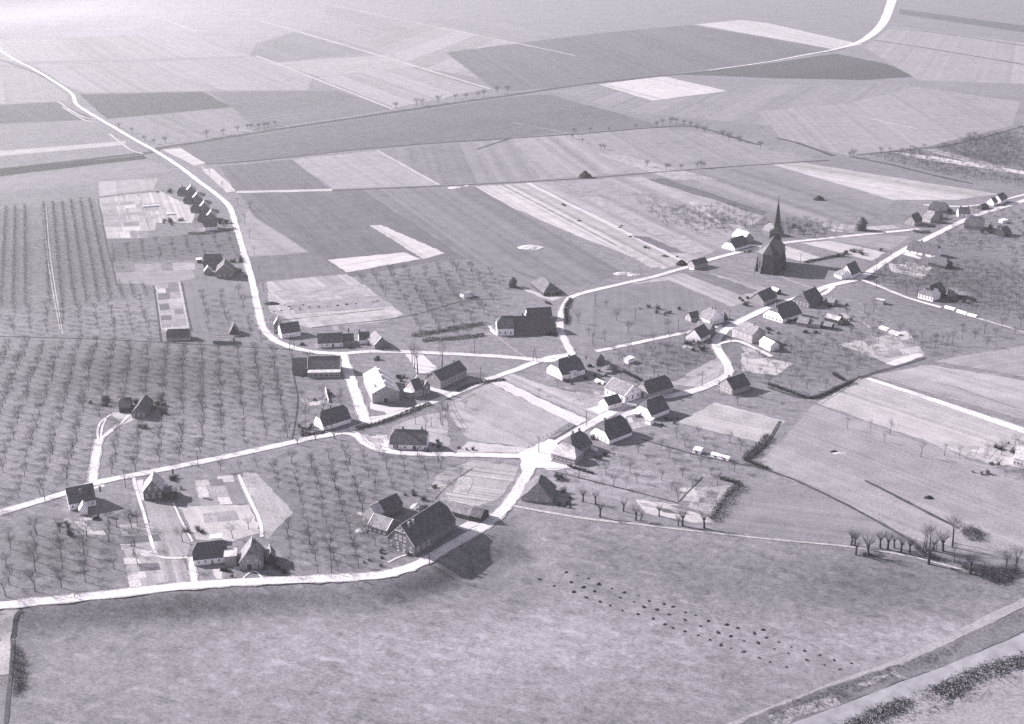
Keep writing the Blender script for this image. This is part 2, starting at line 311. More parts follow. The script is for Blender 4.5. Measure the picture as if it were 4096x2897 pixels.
FT = [ # tone, outline, stripe(angle, spacing, contrast)
 (.17, [(179,212),(452,206),(524,240),(240,267)]), (.20, [(-40,237),(130,229),(215,268),(-40,280)]),
 (.34, [(240,270),(524,243),(570,262),(574,292),(350,325)]), (.27, [(470,206),(755,203),(880,245),(574,292),(525,245)]),
 (.30, [(574,98),(660,72),(824,119),(629,139),(560,125)]), (.36, [(736,8),(916,51),(824,59),(724,30)]), (.36, [(956,48),(1086,40),(1240,75),(1148,90)]),
 (.38, [(670,68),(960,52),(1148,92),(1140,110),(900,140),(830,120)]), (.40, [(80,142),(310,140),(574,128),(700,175),(690,202),(460,203),(190,208),(140,188)]), (.40, [(80,146),(300,142),(420,175),(500,203),(190,208),(140,188)]), (.42, [(-60,95),(140,86),(430,72),(560,126),(80,138),(-60,132)]), (.40, [(-60,140),(75,160),(155,215),(150,226),(-60,236)]), (.42, [(820,90),(960,52),(1148,95),(1260,112),(1130,185),(930,150)], (80, 3, .14)), (.46, [(600,142),(870,122),(940,150),(720,172)]), (.43, [(712,174),(915,150),(1085,200),(885,242)]),
 (.24, [(1000,118),(1140,100),(1338,75),(1548,56),(1722,85),(1867,112),(1722,138),(1480,170),(1338,188),(1150,205),(1100,195)]),
 (.17, [(1720,143),(1872,120),(1985,143),(2060,172),(1935,180),(1722,175),(1530,168)]),
 (.58, [(1558,55),(1660,45),(1722,52),(1935,100),(1867,110),(1722,84)]), (.66, [(1343,190),(1483,170),(1630,204),(1463,226)]),
 (.35, [(1240,205),(1345,192),(1462,228),(1640,205),(1722,190),(2040,190),(1900,300),(1600,270),(1400,250)]),
 (.22, [(2017,20),(2330,62),(2330,78),(2017,32)]), (.42, [(1935,105),(2000,60),(2330,100),(2330,190),(2060,180)]),
 (.24, [(400,325),(574,302),(860,259),(1148,217),(1230,212),(1400,258),(1480,283),(1148,308),(860,328),(574,358),(462,366),(420,345)]),
 (.39, [(1700,250),(1900,232),(2050,195),(2290,228),(2270,282),(2080,328),(1900,348),(1760,318)]),
 (.66, [(365,336),(405,333),(462,366),(435,372)]), (.62, [(452,380),(476,378),(534,428),(508,432)]),
 (.15, [(-40,384),(322,348),(330,356),(-40,400)]), (.52, [(-40,343),(283,316),(280,325),(-40,354)]), (.36, [(-40,402),(335,358),(385,385),(300,400),(-40,440)]),
 (.27, [(490,374),(655,358),(745,425),(530,430)]), (.42, [(655,358),(843,338),(982,415),(747,424)]),
 (.31, [(846,337),(1148,311),(1210,403),(987,415)], (-38, 9, .1)), (.38, [(1148,311),(1290,301),(1420,388),(1212,403)], (-38, 12, .12)),
 (.36, [(1292,300),(1480,287),(1600,300),(1850,362),(1470,388),(1422,388)]),
 (.27, [(532,434),(812,425),(1049,581),(985,585),(780,622),(574,488)]),
 (.40, [(556,470),(574,490),(690,565),(545,577),(530,520)]), (.30, [(548,579),(692,567),(776,613),(595,630),(560,640)]),
 (.46, [(598,632),(778,615),(905,705),(860,722),(690,735),(605,700)], (8, 4, .12)),
 (.31, [(814,424),(1068,420),(1400,612),(1300,642),(1180,636),(1049,581)], (-38, 8, .09)),
 (.62, [(829,506),(856,505),(999,568),(949,581)]), (.70, [(734,583),(906,566),(944,581),(776,611)]),
 (.55, [(1066,418),(1190,410),(1545,588),(1480,605),(1148,466)], (-38, 5, .24)), (.42, [(1190,410),(1440,396),(1720,482),(1610,560),(1545,588)], (-38, 12, .14)),
 (.26, [(1453,403),(1492,400),(1722,476),(1712,484)]), (.27, [(1415,528),(1453,531),(1540,568),(1500,566)]),
 (.36, [(1500,398),(1740,368),(2010,448),(1980,480),(1900,520),(1760,480)], (-30, 12, .12)), (.56, [(1735,370),(1790,363),(2240,436),(2150,448),(2000,448)], (-30, 12, .1)),
 (.33, [(1860,352),(2300,440),(2250,436),(1795,362)]),
 (.34, [(1282,680),(1312,654),(1500,628),(1640,688),(1540,733),(1345,783),(1275,770)]),
 (.44, [(1400,640),(1560,606),(1740,650),(1700,670),(1640,688),(1500,628)], (-35, 6, .16)), (.29, [(1530,612),(1570,606),(1700,652),(1665,662)]),
 (.66, [(1762,551),(1840,578),(1797,586),(1762,578)]), (.60, [(1795,545),(1860,540),(1985,566),(1955,585),(1890,568)]), (.40, [(1850,537),(1960,527),(2040,530),(2000,560)]),
 (.46, [(220,408),(355,400),(345,425),(222,440)]), (.56, [(222,444),(360,428),(440,470),(430,500),(350,500),(345,535),(240,535)], (5, 3, .2)),
 (.27, [(243,538),(530,520),(545,580),(250,588)]), (.40, [(262,612),(430,606),(440,625),(345,640),(262,636)]), (.50, [(347,640),(405,632),(425,735),(360,745)], (5, 4, .2)),
 (.33, [(412,632),(556,625),(580,720),(570,740),(430,742)]),
 (.47, [(1005,905),(1095,860),(1282,945),(1195,1005),(1050,985),(1012,940)]), (.74, [(1097,857),(1118,850),(1318,942),(1296,955)]), (.44, [(1120,848),(1148,838),(1235,868),(1400,905),(1325,940)], (-35, 5, .2)),
 (.52, [(985,1062),(1060,1032),(1165,1046),(1150,1080),(1115,1120),(1070,1135),(990,1120),(960,1095)], (-50, 1.8, .2)),
 (.34, [(436,1077),(530,1080),(560,1130),(457,1135)]), (.62, [(487,1068),(522,1066),(526,1080),(490,1082)]), (.50, [(545,1060),(574,1060),(658,1150),(600,1210),(590,1200)]), (.56, [(400,1136),(560,1132),(585,1195),(520,1215),(440,1210)]),
 (.45, [(322,1125),(385,1128),(425,1215),(420,1248),(362,1248)]), (.48, [(268,1176),(350,1172),(430,1300),(292,1318)], (12, 5, .3)), (.25, [(275,1202),(355,1198),(362,1213),(280,1222)]), (.36, [(440,1262),(530,1262),(500,1300),(445,1303)]),
 (.62, [(150,1165),(215,1160),(240,1200),(160,1200)]),
 (.54, [(1828,903),(1942,847),(2330,968),(2330,1050),(2215,1040)]), (.42, [(1722,1020),(1826,906),(2210,1042),(2330,1090),(2330,1260),(2050,1210),(1850,1108),(1690,1042)]),
 (.48, [(1953,843),(2078,818),(2330,858),(2330,950)], (-25, 8, .1)), (.37, [(1592,1183),(1652,1092),(1800,1085),(1870,1115),(2045,1218),(1900,1222)]),
 (.54, [(1520,948),(1604,903),(1762,945),(1712,995)]), (.60, [(1662,792),(1780,815),(1740,842),(1662,832)]), (.54, [(1880,772),(1990,752),(2075,793),(2005,820)]), (.85, [(1985,816),(2055,790),(2072,797),(2008,820)]),
 (.62, [(1425,1120),(1520,1132),(1610,1170),(1550,1172),(1445,1150)]), (.48, [(1530,1100),(1640,1088),(1600,1160),(1520,1125)]), (.42, [(2090,810),(2330,770),(2330,850)]),
 (.47, [(1500,862),(1610,800),(1625,800),(1620,840),(1570,868)]), (.30, [(1945,600),(1990,575),(2060,600),(1960,640)]), (.58, [(1990,590),(2090,600),(2070,625),(2000,610)]),
 (.72, [(1980,338),(2100,352),(2300,385),(2300,392),(2100,362)]), (.46, [(880,955),(940,935),(1000,920),(1010,1000),(960,1012),(870,985)]), (.72, [(812,980),(870,975),(870,1005),(840,1000)]),
 (.60, [(1050,990),(1185,1005),(1190,1016),(1020,1014)]), (.66, [(1340,915),(1395,905),(1420,915),(1370,935)]),
]
for f_ in FT: field(f_[0], f_[1], stripe=f_[2] if len(f_) > 2 else None)
for t_, k_, p_ in [(.78, 'd', [(1440,110),(1660,120),(1840,290),(1720,345),(1590,350),(1500,200)]), (.78, 'd', [(1010,700),(1300,765),(1540,780),(1340,850),(960,990),(930,960),(1000,880),(1215,850),(1190,820),(1010,780)]),
                   (.85, 'd', [(1750,510),(2035,595),(1930,635),(1745,550)]), (.8, 'c', [(560,320),(700,300),(850,450),(650,500)]), (.76, 'c', [(1320,370),(1500,330),(1510,690),(1420,690)]),
                   (.85, 'e', [(700,910),(880,860),(1150,930),(980,1010)]), (.76, 'e', [(1200,1000),(1500,880),(1520,960),(1320,1020),(1310,1150),(1230,1070)]),
                   (.78, 'f', [(350,750),(780,720),(800,760),(420,790)]), (.72, 'h', [(740,720),(830,700),(800,860),(720,860)]), (.62, 'o', [(800,800),(1400,850),(1500,1000),(1100,1180),(800,900)]),
                   (.8, 'a', [(1630,740),(1800,640),(2120,640),(1900,820)]), (.6, 'i', [(780,280),(1240,440),(1600,500),(1400,560),(1200,500),(900,380)]), (.85, 'i', [(220,1010),(300,1010),(400,1190),(330,1150)]),
                   (.7, 'b', [(720,850),(900,840),(900,1030),(800,1030)]), (.9, 'b', [(1110,800),(1240,790),(1240,870),(1120,860)]), (.8, 'l', [(960,350),(1150,430),(1130,450),(900,380)])]:
    field(t_, p_, k=k_, con=.12, name='yard')
BEDM = [mat('bed_%d' % i, t * K, nscale=1.2, ncon=.45, nscale2=.15) for i, t in enumerate((.18, .23, .28, .36, .44, .53, .64))]
def beds(k, quad, nx, ny, seed, cover=.8, pal=(0, 6)):
    r = random.Random(seed); A, B, C_, D_ = [G(k, *p) for p in quad]
    ys = sorted([0, 1] + [(j + r.uniform(-.25, .25)) / ny for j in range(1, ny)])
    for j in range(ny):
        xs = sorted([0, 1] + [(i + r.uniform(-.3, .3)) / nx for i in range(1, nx)])
        for i in range(nx):
            if r.random() > cover: continue
            g = .03; x0, x1, y0, y1 = xs[i] + g / nx, xs[i + 1] - g / nx, ys[j] + g / ny, ys[j + 1] - g / ny
            q = [A.lerp(B, u).lerp(D_.lerp(C_, u), v) for u, v in ((x0, y0), (x1, y0), (x1, y1), (x0, y1))]
            drape('garden_bed', rough_edge(q, .25, 2.0), BEDM[r.randint(*pal)], nextz())
for a_ in [('20', [(1740,1060),(2000,1050),(2150,1420),(1830,1450)], 2, 5, 1), ('20', [(2120,1040),(2296,1020),(2296,1380),(2240,1300)], 1, 4, 2, .8, (3, 6)), ('30', [(1070,10),(1370,10),(1480,360),(1160,400)], 2, 6, 3), ('20', [(520,1400),(800,1380),(1000,1500),(620,1560)], 3, 3, 4),
           ('10', [(900,170),(1420,130),(1440,440),(940,450)], 3, 9, 5, .7, (2, 6)), ('10', [(960,460),(1410,440),(1430,500),(970,520)], 5, 1, 6), ('10', [(1400,930),(1600,910),(1680,1300),(1450,1320)], 2, 8, 7), ('10', [(1050,750),(1750,730),(1760,800),(1060,830)], 4, 1, 8, .7, (3, 5)),
           ('11', [(60,920),(900,850),(1340,1200),(400,1270)], 1, 9, 9, .5, (3, 5)), ('11', [(560,1300),(900,1290),(930,1340),(570,1350)], 6, 1, 10), ('22', [(1130,1260),(1500,1290),(1820,1400),(1250,1340)], 4, 2, 11), ('22', [(1500,1130),(1860,1120),(1820,1330),(1480,1270)], 4, 4, 12), ('f', [(480,800),(760,800),(860,960),(560,900)], 4, 3, 13),
           ('e', [(350,560),(900,650),(1000,760),(500,700)], 4, 2, 14, .6, (2, 5)), ('e', [(700,700),(920,800),(720,900),(420,800)], 3, 2, 15, .7, (3, 6)), ('e', [(1330,1040),(1560,1020),(1680,1170),(1420,1220)], 3, 2, 16, .7, (3, 6)), ('a', [(900,100),(1400,60),(1500,300),(950,330)], 4, 3, 17, .7, (2, 5)), ('a', [(0,480),(200,540),(200,640),(0,620)], 3, 2, 18, .7, (3, 6)),
           ('12', [(1350,170),(1900,200),(2250,480),(1700,470)], 5, 3, 19, .5, (2, 5)), ('13', [(820,1400),(1250,1340),(1400,1540),(1000,1600)], 4, 3, 20, .7, (3, 6)), ('13', [(640,1180),(900,1250),(1000,1330),(760,1300)], 4, 2, 21, .7, (2, 5)), ('13', [(480,380),(800,400),(760,470),(500,450)], 5, 2, 22, .7, (3, 6)), ('13', [(880,410),(1180,390),(1300,420),(900,450)], 4, 1, 23, .7, (3, 6)),
           ('h', [(120,880),(260,980),(160,1050),(20,950)], 3, 2, 24, .8, (3, 6)), ('h', [(620,920),(1000,1010),(1150,1130),(700,1140)], 4, 2, 25, .6, (3, 5)), ('13', [(1150,700),(1400,760),(1500,850),(1180,800)], 3, 2, 26, .6, (3, 5)), ('23', [(1280,120),(1640,210),(2290,430),(1900,340)], 6, 1, 27, .7, (2, 6)), ('p', [(1350,780),(1850,850),(1700,1020),(1300,950)], 5, 3, 28, .7, (4, 6)),
           ('d', [(170,660),(420,620),(460,730),(200,760)], 3, 2, 29, .6, (2, 5)), ('d', [(880,1080),(1220,1110),(1240,1210),(1000,1180)], 3, 2, 30, .7, (3, 6)), ('21', [(1620,930),(1990,950),(1900,1200),(1560,1140)], 3, 2, 31, .5, (3, 5)), ('03', [(1350,1330),(1500,1340),(2150,1500),(2100,1540)], 5, 1, 32, .8, (3, 5)), ('12', [(0,10),(250,20),(1500,760),(1250,790)], 2, 5, 33, .5, (4, 5)), ('12', [(350,0),(900,0),(1750,640),(1600,660)], 3, 4, 34, .4, (3, 4)), ('02', [(0,1330),(1000,1390),(1900,1623),(300,1623)], 3, 1, 35, .5, (3, 4))]:
    beds(*a_)
# river foreland, right-hand bottom corner
field(.44, [(-420,1640),(0,1480),(600,1240),(1200,1030),(2330,480),(2330,560),(1250,1080),(300,1440),(0,1540),(-400,1720)], k='33', amp=.3)
field(.22, [(-400,1680),(0,1500),(640,1260),(1250,1060),(2330,580),(2330,780),(1700,1060),(1250,1225),(650,1455),(0,1740),(-400,1800)], k='33', name='river_bank', con=.4, amp=.5)
field(.40, [(0,1560),(300,1460),(480,1400),(600,1350),(650,1450),(500,1500),(250,1560),(0,1700)], k='33', name='river_bank', con=.6, amp=1.6)
field(.42, [(800,1270),(960,1200),(1130,1145),(1250,1220),(1180,1210),(1100,1170),(1000,1240),(880,1300)], k='33', name='river_bank', con=.6, amp=1.3)
water = drape('river_water', [G('33', *p) for p in [(0,1700),(650,1460),(1250,1228),(1750,1040),(2400,770),(2400,1010),(2000,1080),(1650,1200),(1430,1340),(1150,1440),(900,1580),(700,1760)]], M_water, nextz())
field(.40, [(700,1760),(900,1580),(1150,1440),(1430,1340),(1650,1200),(2000,1080),(2400,1010),(2400,1800)], k='33', name='river_bank', con=.32, amp=1.2)
field(.55, [(45,600),(170,600),(130,650),(105,800),(95,1000),(85,1180),(-60,1200),(-60,640)], k='30', amp=.6, name='dike_ramp')
strip('ditch', [(200,610),(150,650),(130,750),(118,900),(110,1050),(85,1300),(55,1620)], 1.4, M_ditch, k='30')

for p_, w_ in [([(-60,386),(322,344),(345,335),(430,321),(574,298),(860,255),(1148,213),(1338,186),(1590,160)], 9), ([(462,368),(574,360),(860,330),(1148,310),(1300,300),(1470,286),(1560,285),(1650,310),(1700,325)], 5),
               ([(745,427),(1000,417),(1310,400),(1480,386),(1740,367),(1860,360)], 3), ([(1670,1040),(1760,1068),(1850,1108),(1950,1160),(2045,1215)], 1.5), ([(1940,1078),(2000,1108),(2070,1145),(2150,1185)], 1.6),
               ([(1750,945),(1715,1000),(1680,1030)], 1.6), ([(1722,868),(1770,885),(1815,893),(1860,880),(1920,850),(2000,825),(2075,803)], 2.2), ([(345,642),(352,690),(362,768)], 1.1), ([(407,632),(420,700),(430,742)], 1.1),
               ([(-60,753),(200,760),(360,768),(655,784)], .9), ([(220,446),(235,530),(252,600),(262,640)], .9), ([(1745,310),(1800,325),(1870,350)], 5), ([(1910,352),(2000,370),(2100,395),(2180,412)], 4), ([(1920,348),(2050,335),(2150,322),(2296,283)], 3),
               ([(655,985),(668,900),(660,850),(655,800)], .7), ([(220,444),(300,434),(370,428)], 1.6), ([(-60,112),(70,160),(130,190)], 3), ([(1148,605),(1240,640)], .6), ([(612,720),(760,705),(862,693)], .7), ([(700,735),(911,710),(1036,676),(1148,670)], .8),
               ([(1070,335),(1148,309)], 3), ([(1495,965),(1700,880)], .001), ([(2060,245),(2296,300)], .001), ([(1140,395),(1000,420)], .001),
               ([(1990,63),(2110,75),(2296,103)], 5), ([(1960,90),(2100,112),(2296,145)], 5), ([(1590,160),(1722,140),(1800,124),(1880,112),(1950,85)], 4), ([(1400,1165),(1640,1195),(1500,1175)], .001),
               ([(1250,1060),(1340,1082),(1520,1128)], .7), ([(1520,1128),(1575,1070)], .7), ([(1440,985),(1560,1020),(1680,1045)], 1.0), ([(1195,1005),(1240,985),(1290,955)], .6), ([(975,1120),(1010,1085),(1060,1050)], .4)]:
    if w_ > .01: strip('ditch', p_, w_, M_ditch, jit=.25)
for p_, w_ in [([(530,431),(640,429),(745,426)], 8), ([(97,460),(105,560),(118,650),(135,740)], .7), ([(103,460),(111,560),(124,650),(141,750)], .7), ([(845,337),(900,368),(985,415)], 2.5), ([(574,125),(730,186),(881,245)], 4), ([(340,36),(390,52),(442,72)], 5), ([(714,5),(924,50),(1148,95),(1290,125)], 4), ([(585,47),(760,98),(924,147),(1100,200)], 5), ([(-60,97),(60,94),(110,90)], 8), ([(700,172),(820,160),(924,149)], 3), ([(690,172),(706,172)], .01),
               ([(1900,258),(1935,262),(2010,280),(2060,290)], 2.5), ([(130,228),(180,260),(215,268)], 2.5), ([(245,300),(290,335),(320,345)], 2.5), ([(140,240),(190,270),(225,275)], 2), ([(450,372),(520,428)], 1.5), ([(380,340),(440,372)], 1.5),
               ([(1125,1130),(1290,1160),(1420,1175)], 1.6), ([(1420,1175),(1600,1196),(1750,1212),(1900,1226),(2050,1250),(2200,1290)], 1.2), ([(2180,710),(2296,745),(2400,775)], 2.2), ([(1325,840),(1590,730)], .001), ([(1840,905),(1930,850)], .8), ([(1835,905),(1960,945),(2080,990),(2200,1045),(2296,1035)], .8),
               ([(1740,580),(1760,600),(1765,625),(1850,648),(1950,648)], .001), ([(960,770),(1000,764),(1100,750)], .9), ([(1115,755),(1160,790),(1190,805)], .5), ([(1840,650),(1800,640),(1750,620)], 1.0), ([(-60,1168),(12,1150)], .01)]:
    if w_ > .1: strip('track', p_, w_, M_track, jit=.2)
for k_, p_, w_ in [('02', [(0,1100),(500,1195)], 2), ('21', [(1700,360),(1740,480),(1820,600)], .4), ('21', [(1730,360),(1790,480),(1870,610)], .4), ('21', [(1770,360),(1800,450),(1900,600)], .4), ('d', [(1980,700),(2100,690),(2296,600)], .5)]:
    strip('worn_track', p_, w_, M_worn, k=k_, jit=.45)
RD = [
 ([(-120,1370),(12,1357),(200,1338),(440,1312),(600,1303),(740,1297),(850,1290),(910,1276),(965,1251),(1030,1212),(1085,1180),(1125,1146),(1150,1116),(1172,1080),(1192,1045),(1214,1019),(1260,988),(1330,947),(1400,912),(1455,896),(1520,885),(1580,868),(1622,848),(1634,828),(1618,798),(1606,775),(1614,752),(1650,726),(1720,692),(1800,665),(1860,641),(1925,625),(1965,600),(2020,565),(2070,540),(2150,500),(2200,480),(2296,450),(2420,410)], 4.6),
 ([(-120,30),(12,121),(75,155),(140,195),(163,213),(170,232),(190,247),(225,268),(300,312),(345,337),(400,372),(450,410),(490,440),(515,465),(527,500),(545,560),(565,630),(580,700),(590,735),(612,760),(650,778),(700,789),(765,793),(850,788),(1000,793),(1148,802),(1235,809),(1283,793)], 3.8),
 ([(-120,1190),(12,1146),(140,1108),(215,1083),(330,1060),(430,1040),(574,1010),(690,984),(765,970),(815,953),(870,935),(960,905),(1010,886),(1085,855),(1160,828),(1230,803),(1283,795)], 3.9),
 ([(1330,790),(1400,775),(1480,758),(1560,742),(1620,730)], 3.0),
 ([(1283,795),(1268,768),(1257,740),(1257,712),(1268,682),(1292,662),(1380,640),(1460,622),(1545,598),(1590,583),(1660,565),(1700,556),(1760,545),(1850,535),(1950,525),(2060,514)], 3.8),
 ([(765,793),(780,830),(793,870),(808,915),(822,950)], 4.8), ([(772,970),(800,976),(825,997),(870,1012),(950,1018),(1050,1020),(1200,1024)], 4),
 ([(208,1080),(213,1030),(222,985)], 3.4), ([(221,990),(219,965),(228,945),(250,930)], 1), ([(226,990),(229,960),(238,940)], 1), ([(226,985),(250,965),(275,945),(290,930)], 1.6), ([(1925,625),(1970,642),(2035,668),(2110,690)], 2.6), ([(2070,460),(2180,462),(2296,437),(2420,405)], 3),
 ([(1945,849,3.5),(2100,900,4.5),(2296,967,6),(2420,1010,6)], 4.5), ([(1590,158,3),(1722,139,4),(1800,124,5),(1872,111,7),(1930,93,12),(1970,64,16),(1990,30,18),(2006,-20,20)], 4),
 ([(300,1072),(305,1095),(322,1150),(345,1230),(362,1250),(420,1251)], 1.3), ([(388,1128),(410,1175),(432,1215)], .8), ([(428,1250),(436,1308)], 2.2), ([(535,1065),(560,1120),(583,1170),(587,1205)], 1.4), ([(545,1297),(560,1285),(575,1283),(590,1300)], .7), ([(1608,772),(1650,765),(1690,780),(1730,800)], 2.2), ([(1835,655),(1845,645)], 2.5), ([(1875,635),(1855,655),(1840,662)], 2.5),
 ([(870,1262),(900,1248),(935,1240)], .9), ([(868,1200),(905,1232)], 1.5), ([(1160,1020),(1180,1030),(1215,1035),(1330,1010),(1240,1030)], .01),
]
RDP = []
for p_, w_ in RD:
    if w_ > .9: RDP += [(q[0], q[1], w_ / 2) for q in smooth_pts([G('v', *p[:2]) for p in p_], 10)]
    if w_ > 1.5: strip('verge', p_, w_ * 1.0 + 1.3, M_verge, n=6, jit=.2)
for p_, w_ in RD:
    if w_ > .1: strip('road' if w_ > 2 else 'path', p_, w_, M_road, n=6, jit=.06)
field(.88, [(1160,1018),(1230,985),(1260,990),(1235,1035),(1290,1050),(1200,1050),(1175,1060)], con=.1, name='yard')

# ------------------------------------------------------------------ buildings
def frame_of(blk):
    k, ax, ay, bx, by, Wd = blk[:6]
    A = G(k, ax, ay); B = G(k, bx, by); d = B - A; d.z = 0; L = d.length; d.normalize(); n = Vector((-d.y, d.x, 0))
    return A, d, n, L, Wd
def roof_geo(U, Vv, hw, hr, e0, e1, og, oe):
    """top surface of a roof: ridge along u; e = 0 gable, 1 full hip, between = half hip"""
    sl_ = (hr - hw) / (Vv / 2); h0 = hw - oe * sl_; v0, v1 = -oe, Vv + oe
    pts = []; F = []
    def add(u, v, z): pts.append((u, v, z)); return len(pts) - 1
    def end(u_out, s, e):
        if e <= 0:
            a = add(u_out, v0, h0); r = add(u_out, Vv / 2, hr); b = add(u_out, v1, h0); return [a], r, [b], None
        hh = h0 + (hr - h0) * (1 - e); yh = (hh - h0) / (hr - h0) * (Vv / 2 + oe)
        ins = e * Vv / 2 * .85 + og
        r = add(u_out + s * ins, Vv / 2, hr)
        a = add(u_out, v0, h0); b = add(u_out, v1, h0)
        if e >= .99: return [a], r, [b], (a, b, r)
        a2 = add(u_out, v0 + yh, hh); b2 = add(u_out, v1 - yh, hh)
        return [a, a2], r, [b, b2], (a2, b2, r)
    l0, r0, R0, hp0 = end(-og, 1, e0); l1, r1, R1, hp1 = end(U + og, -1, e1)
    F.append(l0[:1] + l1 + [r1, r0] + l0[1:][::-1]); F.append(R0[:1] + R1 + [r1, r0] + R0[1:][::-1])
    if hp0: F.append(list(hp0))
    if hp1: F.append(list(hp1))
    return pts, F
def thick(pts, F, t):
    n = len(pts); V = [tuple(p) for p in pts] + [(p[0], p[1], p[2] - t) for p in pts]
    ec = {}
    for f in F:
        for i in range(len(f)):
            e = (f[i], f[(i + 1) % len(f)]); ec.setdefault(tuple(sorted(e)), []).append(e)
    out = [tuple(f) for f in F] + [tuple(n + q for q in f[::-1]) for f in F]
    for k_, es in ec.items():
        if len(es) == 1: a, b = es[0]; out.append((a, b, n + b, n + a))
    return V, out
NB = [0]
FOOT = []; ROADP = []
def building(name, label, cat, blocks, chim=(), wins=(), doors=(), group=None, verge=(), extra=None):
    A0 = frame_of(blocks[0])[0]
    root = empty(name, A0, label, cat, group)
    roofs = []
    for bi, blk in enumerate(blocks):
        A, d, n, L, Wd = frame_of(blk); hw, hr, rd, e0, e1, wk, rk = blk[6:13]; FOOT.append((A, d, n, L, Wd))
        base = A - A0
        if rd == 'x': U, Vv = L, Wd; f = lambda u, v, z: base + d * u + n * v + Vector((0, 0, z))
        else: U, Vv = Wd, L; f = lambda u, v, z: base + d * v + n * u + Vector((0, 0, z))
        small = L < 7 or hw < 2.3; og, oe = (.15, .3) if not small else (.1, .2)
        # walls
        mb = MB(); sl_ = (hr - hw) / (Vv / 2)
        if rd == 'flat' or hr <= hw + .01:
            g = lambda x, y, z: base + d * x + n * y + Vector((0, 0, z))
            mb.box(g, 0, L, 0, Wd, -.3, hw); mb.build('wall', WM[wk], root)
            r = MB(); r.box(g, -.3, L + .3, -.3, Wd + .3, hw + .004, hw + .25); roofs.append((r.build('roof', RM[rk], root), f, U, Vv, hr, e0, e1)); continue
        vs = []; fs = []
        def prof(u, e):
            hh = hw + (hr - hw) * (1 - e) if e > 0 else hr; yh = (hh - hw) / (hr - hw) * Vv / 2
            P = [(0, -.3), (Vv, -.3), (Vv, hw - .06)]
            if e < .99: P += ([(Vv - yh, hh - .1), (yh, hh - .1)] if e > 0 else [(Vv / 2, hh - .1)])
            P += [(0, hw - .06)]
            return [(u, v, z) for v, z in P]
        P0 = prof(0, e0); P1 = prof(U, e1)
        for P in (P0, P1): k = len(vs); vs += [f(*p) for p in P]; fs.append(tuple(range(k, k + len(P))))
        k1 = len(P0)
        fs.append((0, k1 - 1, k1 + len(P1) - 1, k1)); fs.append((1, 2, k1 + 2, k1 + 1)); fs.append((0, 1, k1 + 1, k1)); fs.append((2, k1 - 1, k1 + len(P1) - 1, k1 + 2))
        mesh('wall', vs, fs, WM[wk], root, recalc=True)
        pts, F = roof_geo(U, Vv, hw, hr, e0, e1, og, oe); V, F = thick(pts, F, .22)
        ro = mesh('roof', [f(*p) for p in V], F, RM[rk], root, recalc=True); roofs.append((ro, f, U, Vv, hr, e0, e1))
        # ridge capping, a strip of tiles
        i0 = (e0 * Vv / 2 * .85) if e0 > 0 else 0; i1 = (e1 * Vv / 2 * .85) if e1 > 0 else 0
        if bi == 0:
            cb = MB(); cb.box(f, i0 - .1, U - i1 + .1, Vv / 2 - .16, Vv / 2 + .16, hr + .005, hr + .13); cb.build('ridge', RM['m' if rk in 'dtn' else 'l'], ro)
        if bi in verge:
            for u_ in (-og - .1, U + og - .1):
                vb = MB()
                for s_ in (0, 1):
                    va, vb_ = (-oe, Vv / 2) if s_ == 0 else (Vv + oe, Vv / 2); za = hw - oe * sl_
                    k = len(vb.V)
                    for du in (0, .28):
                        for (v_, z_) in ((va, za + .03), (vb_, hr + .03), (vb_, hr + .18), (va, za + .18)): vb.V.append(f(u_ + du, v_, z_))
                    vb.F += [(k, k + 1, k + 2, k + 3), (k + 7, k + 6, k + 5, k + 4), (k, k + 4, k + 5, k + 1), (k + 3, k + 2, k + 6, k + 7), (k + 1, k + 5, k + 6, k + 2), (k, k + 3, k + 7, k + 4)]; vb.I += [0] * 6
                vb.build('verge_board', M_trim, ro)
    for (bi, t) in chim:
        ro, f, U, Vv, hr, e0, e1 = roofs[bi]; u = U * t; c_ = MB()
        c_.box(f, u - .4, u + .4, Vv / 2 - .38, Vv / 2 + .38, hr - 1.0, hr + 1.05); c_.box(f, u - .5, u + .5, Vv / 2 - .48, Vv / 2 + .48, hr + 1.055, hr + 1.22)
        c_.box(f, u - .15, u + .15, Vv / 2 - .15, Vv / 2 + .15, hr + 1.225, hr + 1.6)
        c_.build('chimney', M_brick, ro)
    def opening(kind, bi, side, t, z0, w_, h_, shut=False):
        A, d, n, L, Wd = frame_of(blocks[bi]); base = A - A0
        if side == 'F': o, du, dn, LL = base, d, -n, L
        elif side == 'L': o, du, dn, LL = base + n * Wd, -n, -d, Wd
        elif side == 'R': o, du, dn, LL = base + d * L, n, d, Wd
        else: o, du, dn, LL = base + d * L + n * Wd, -d, n, L
        f = lambda a, b, c_: o + du * (LL * t + a) + dn * b + Vector((0, 0, c_))
        q = MB(); zz = z0 + h_
        fm = 1 if kind == 'window' else 2
        q.box(f, -w_ / 2, -w_ / 2 + .12, -.05, .07, z0, zz, 1); q.box(f, w_ / 2 - .12, w_ / 2, -.05, .07, z0, zz, 1)
        q.box(f, -w_ / 2 + .12, w_ / 2 - .12, -.05, .07, zz - .12, zz, 1)
        q.box(f, -w_ / 2 + .12, w_ / 2 - .12, -.05, .03, z0, zz - .12, 0 if kind == 'window' else 2)
        if kind == 'window':
            q.box(f, -w_ / 2 - .1, w_ / 2 + .1, -.05, .14, z0 - .12, z0 - .003, 1); q.box(f, -.05, .05, .031, .065, z0, zz - .125, 1)
            q.box(f, -w_ / 2 + .13, w_ / 2 - .13, .031, .06, z0 + h_ * .62, z0 + h_ * .62 + .08, 1)
        q.build(kind, [M_glass, M_trim, M_wood], root)
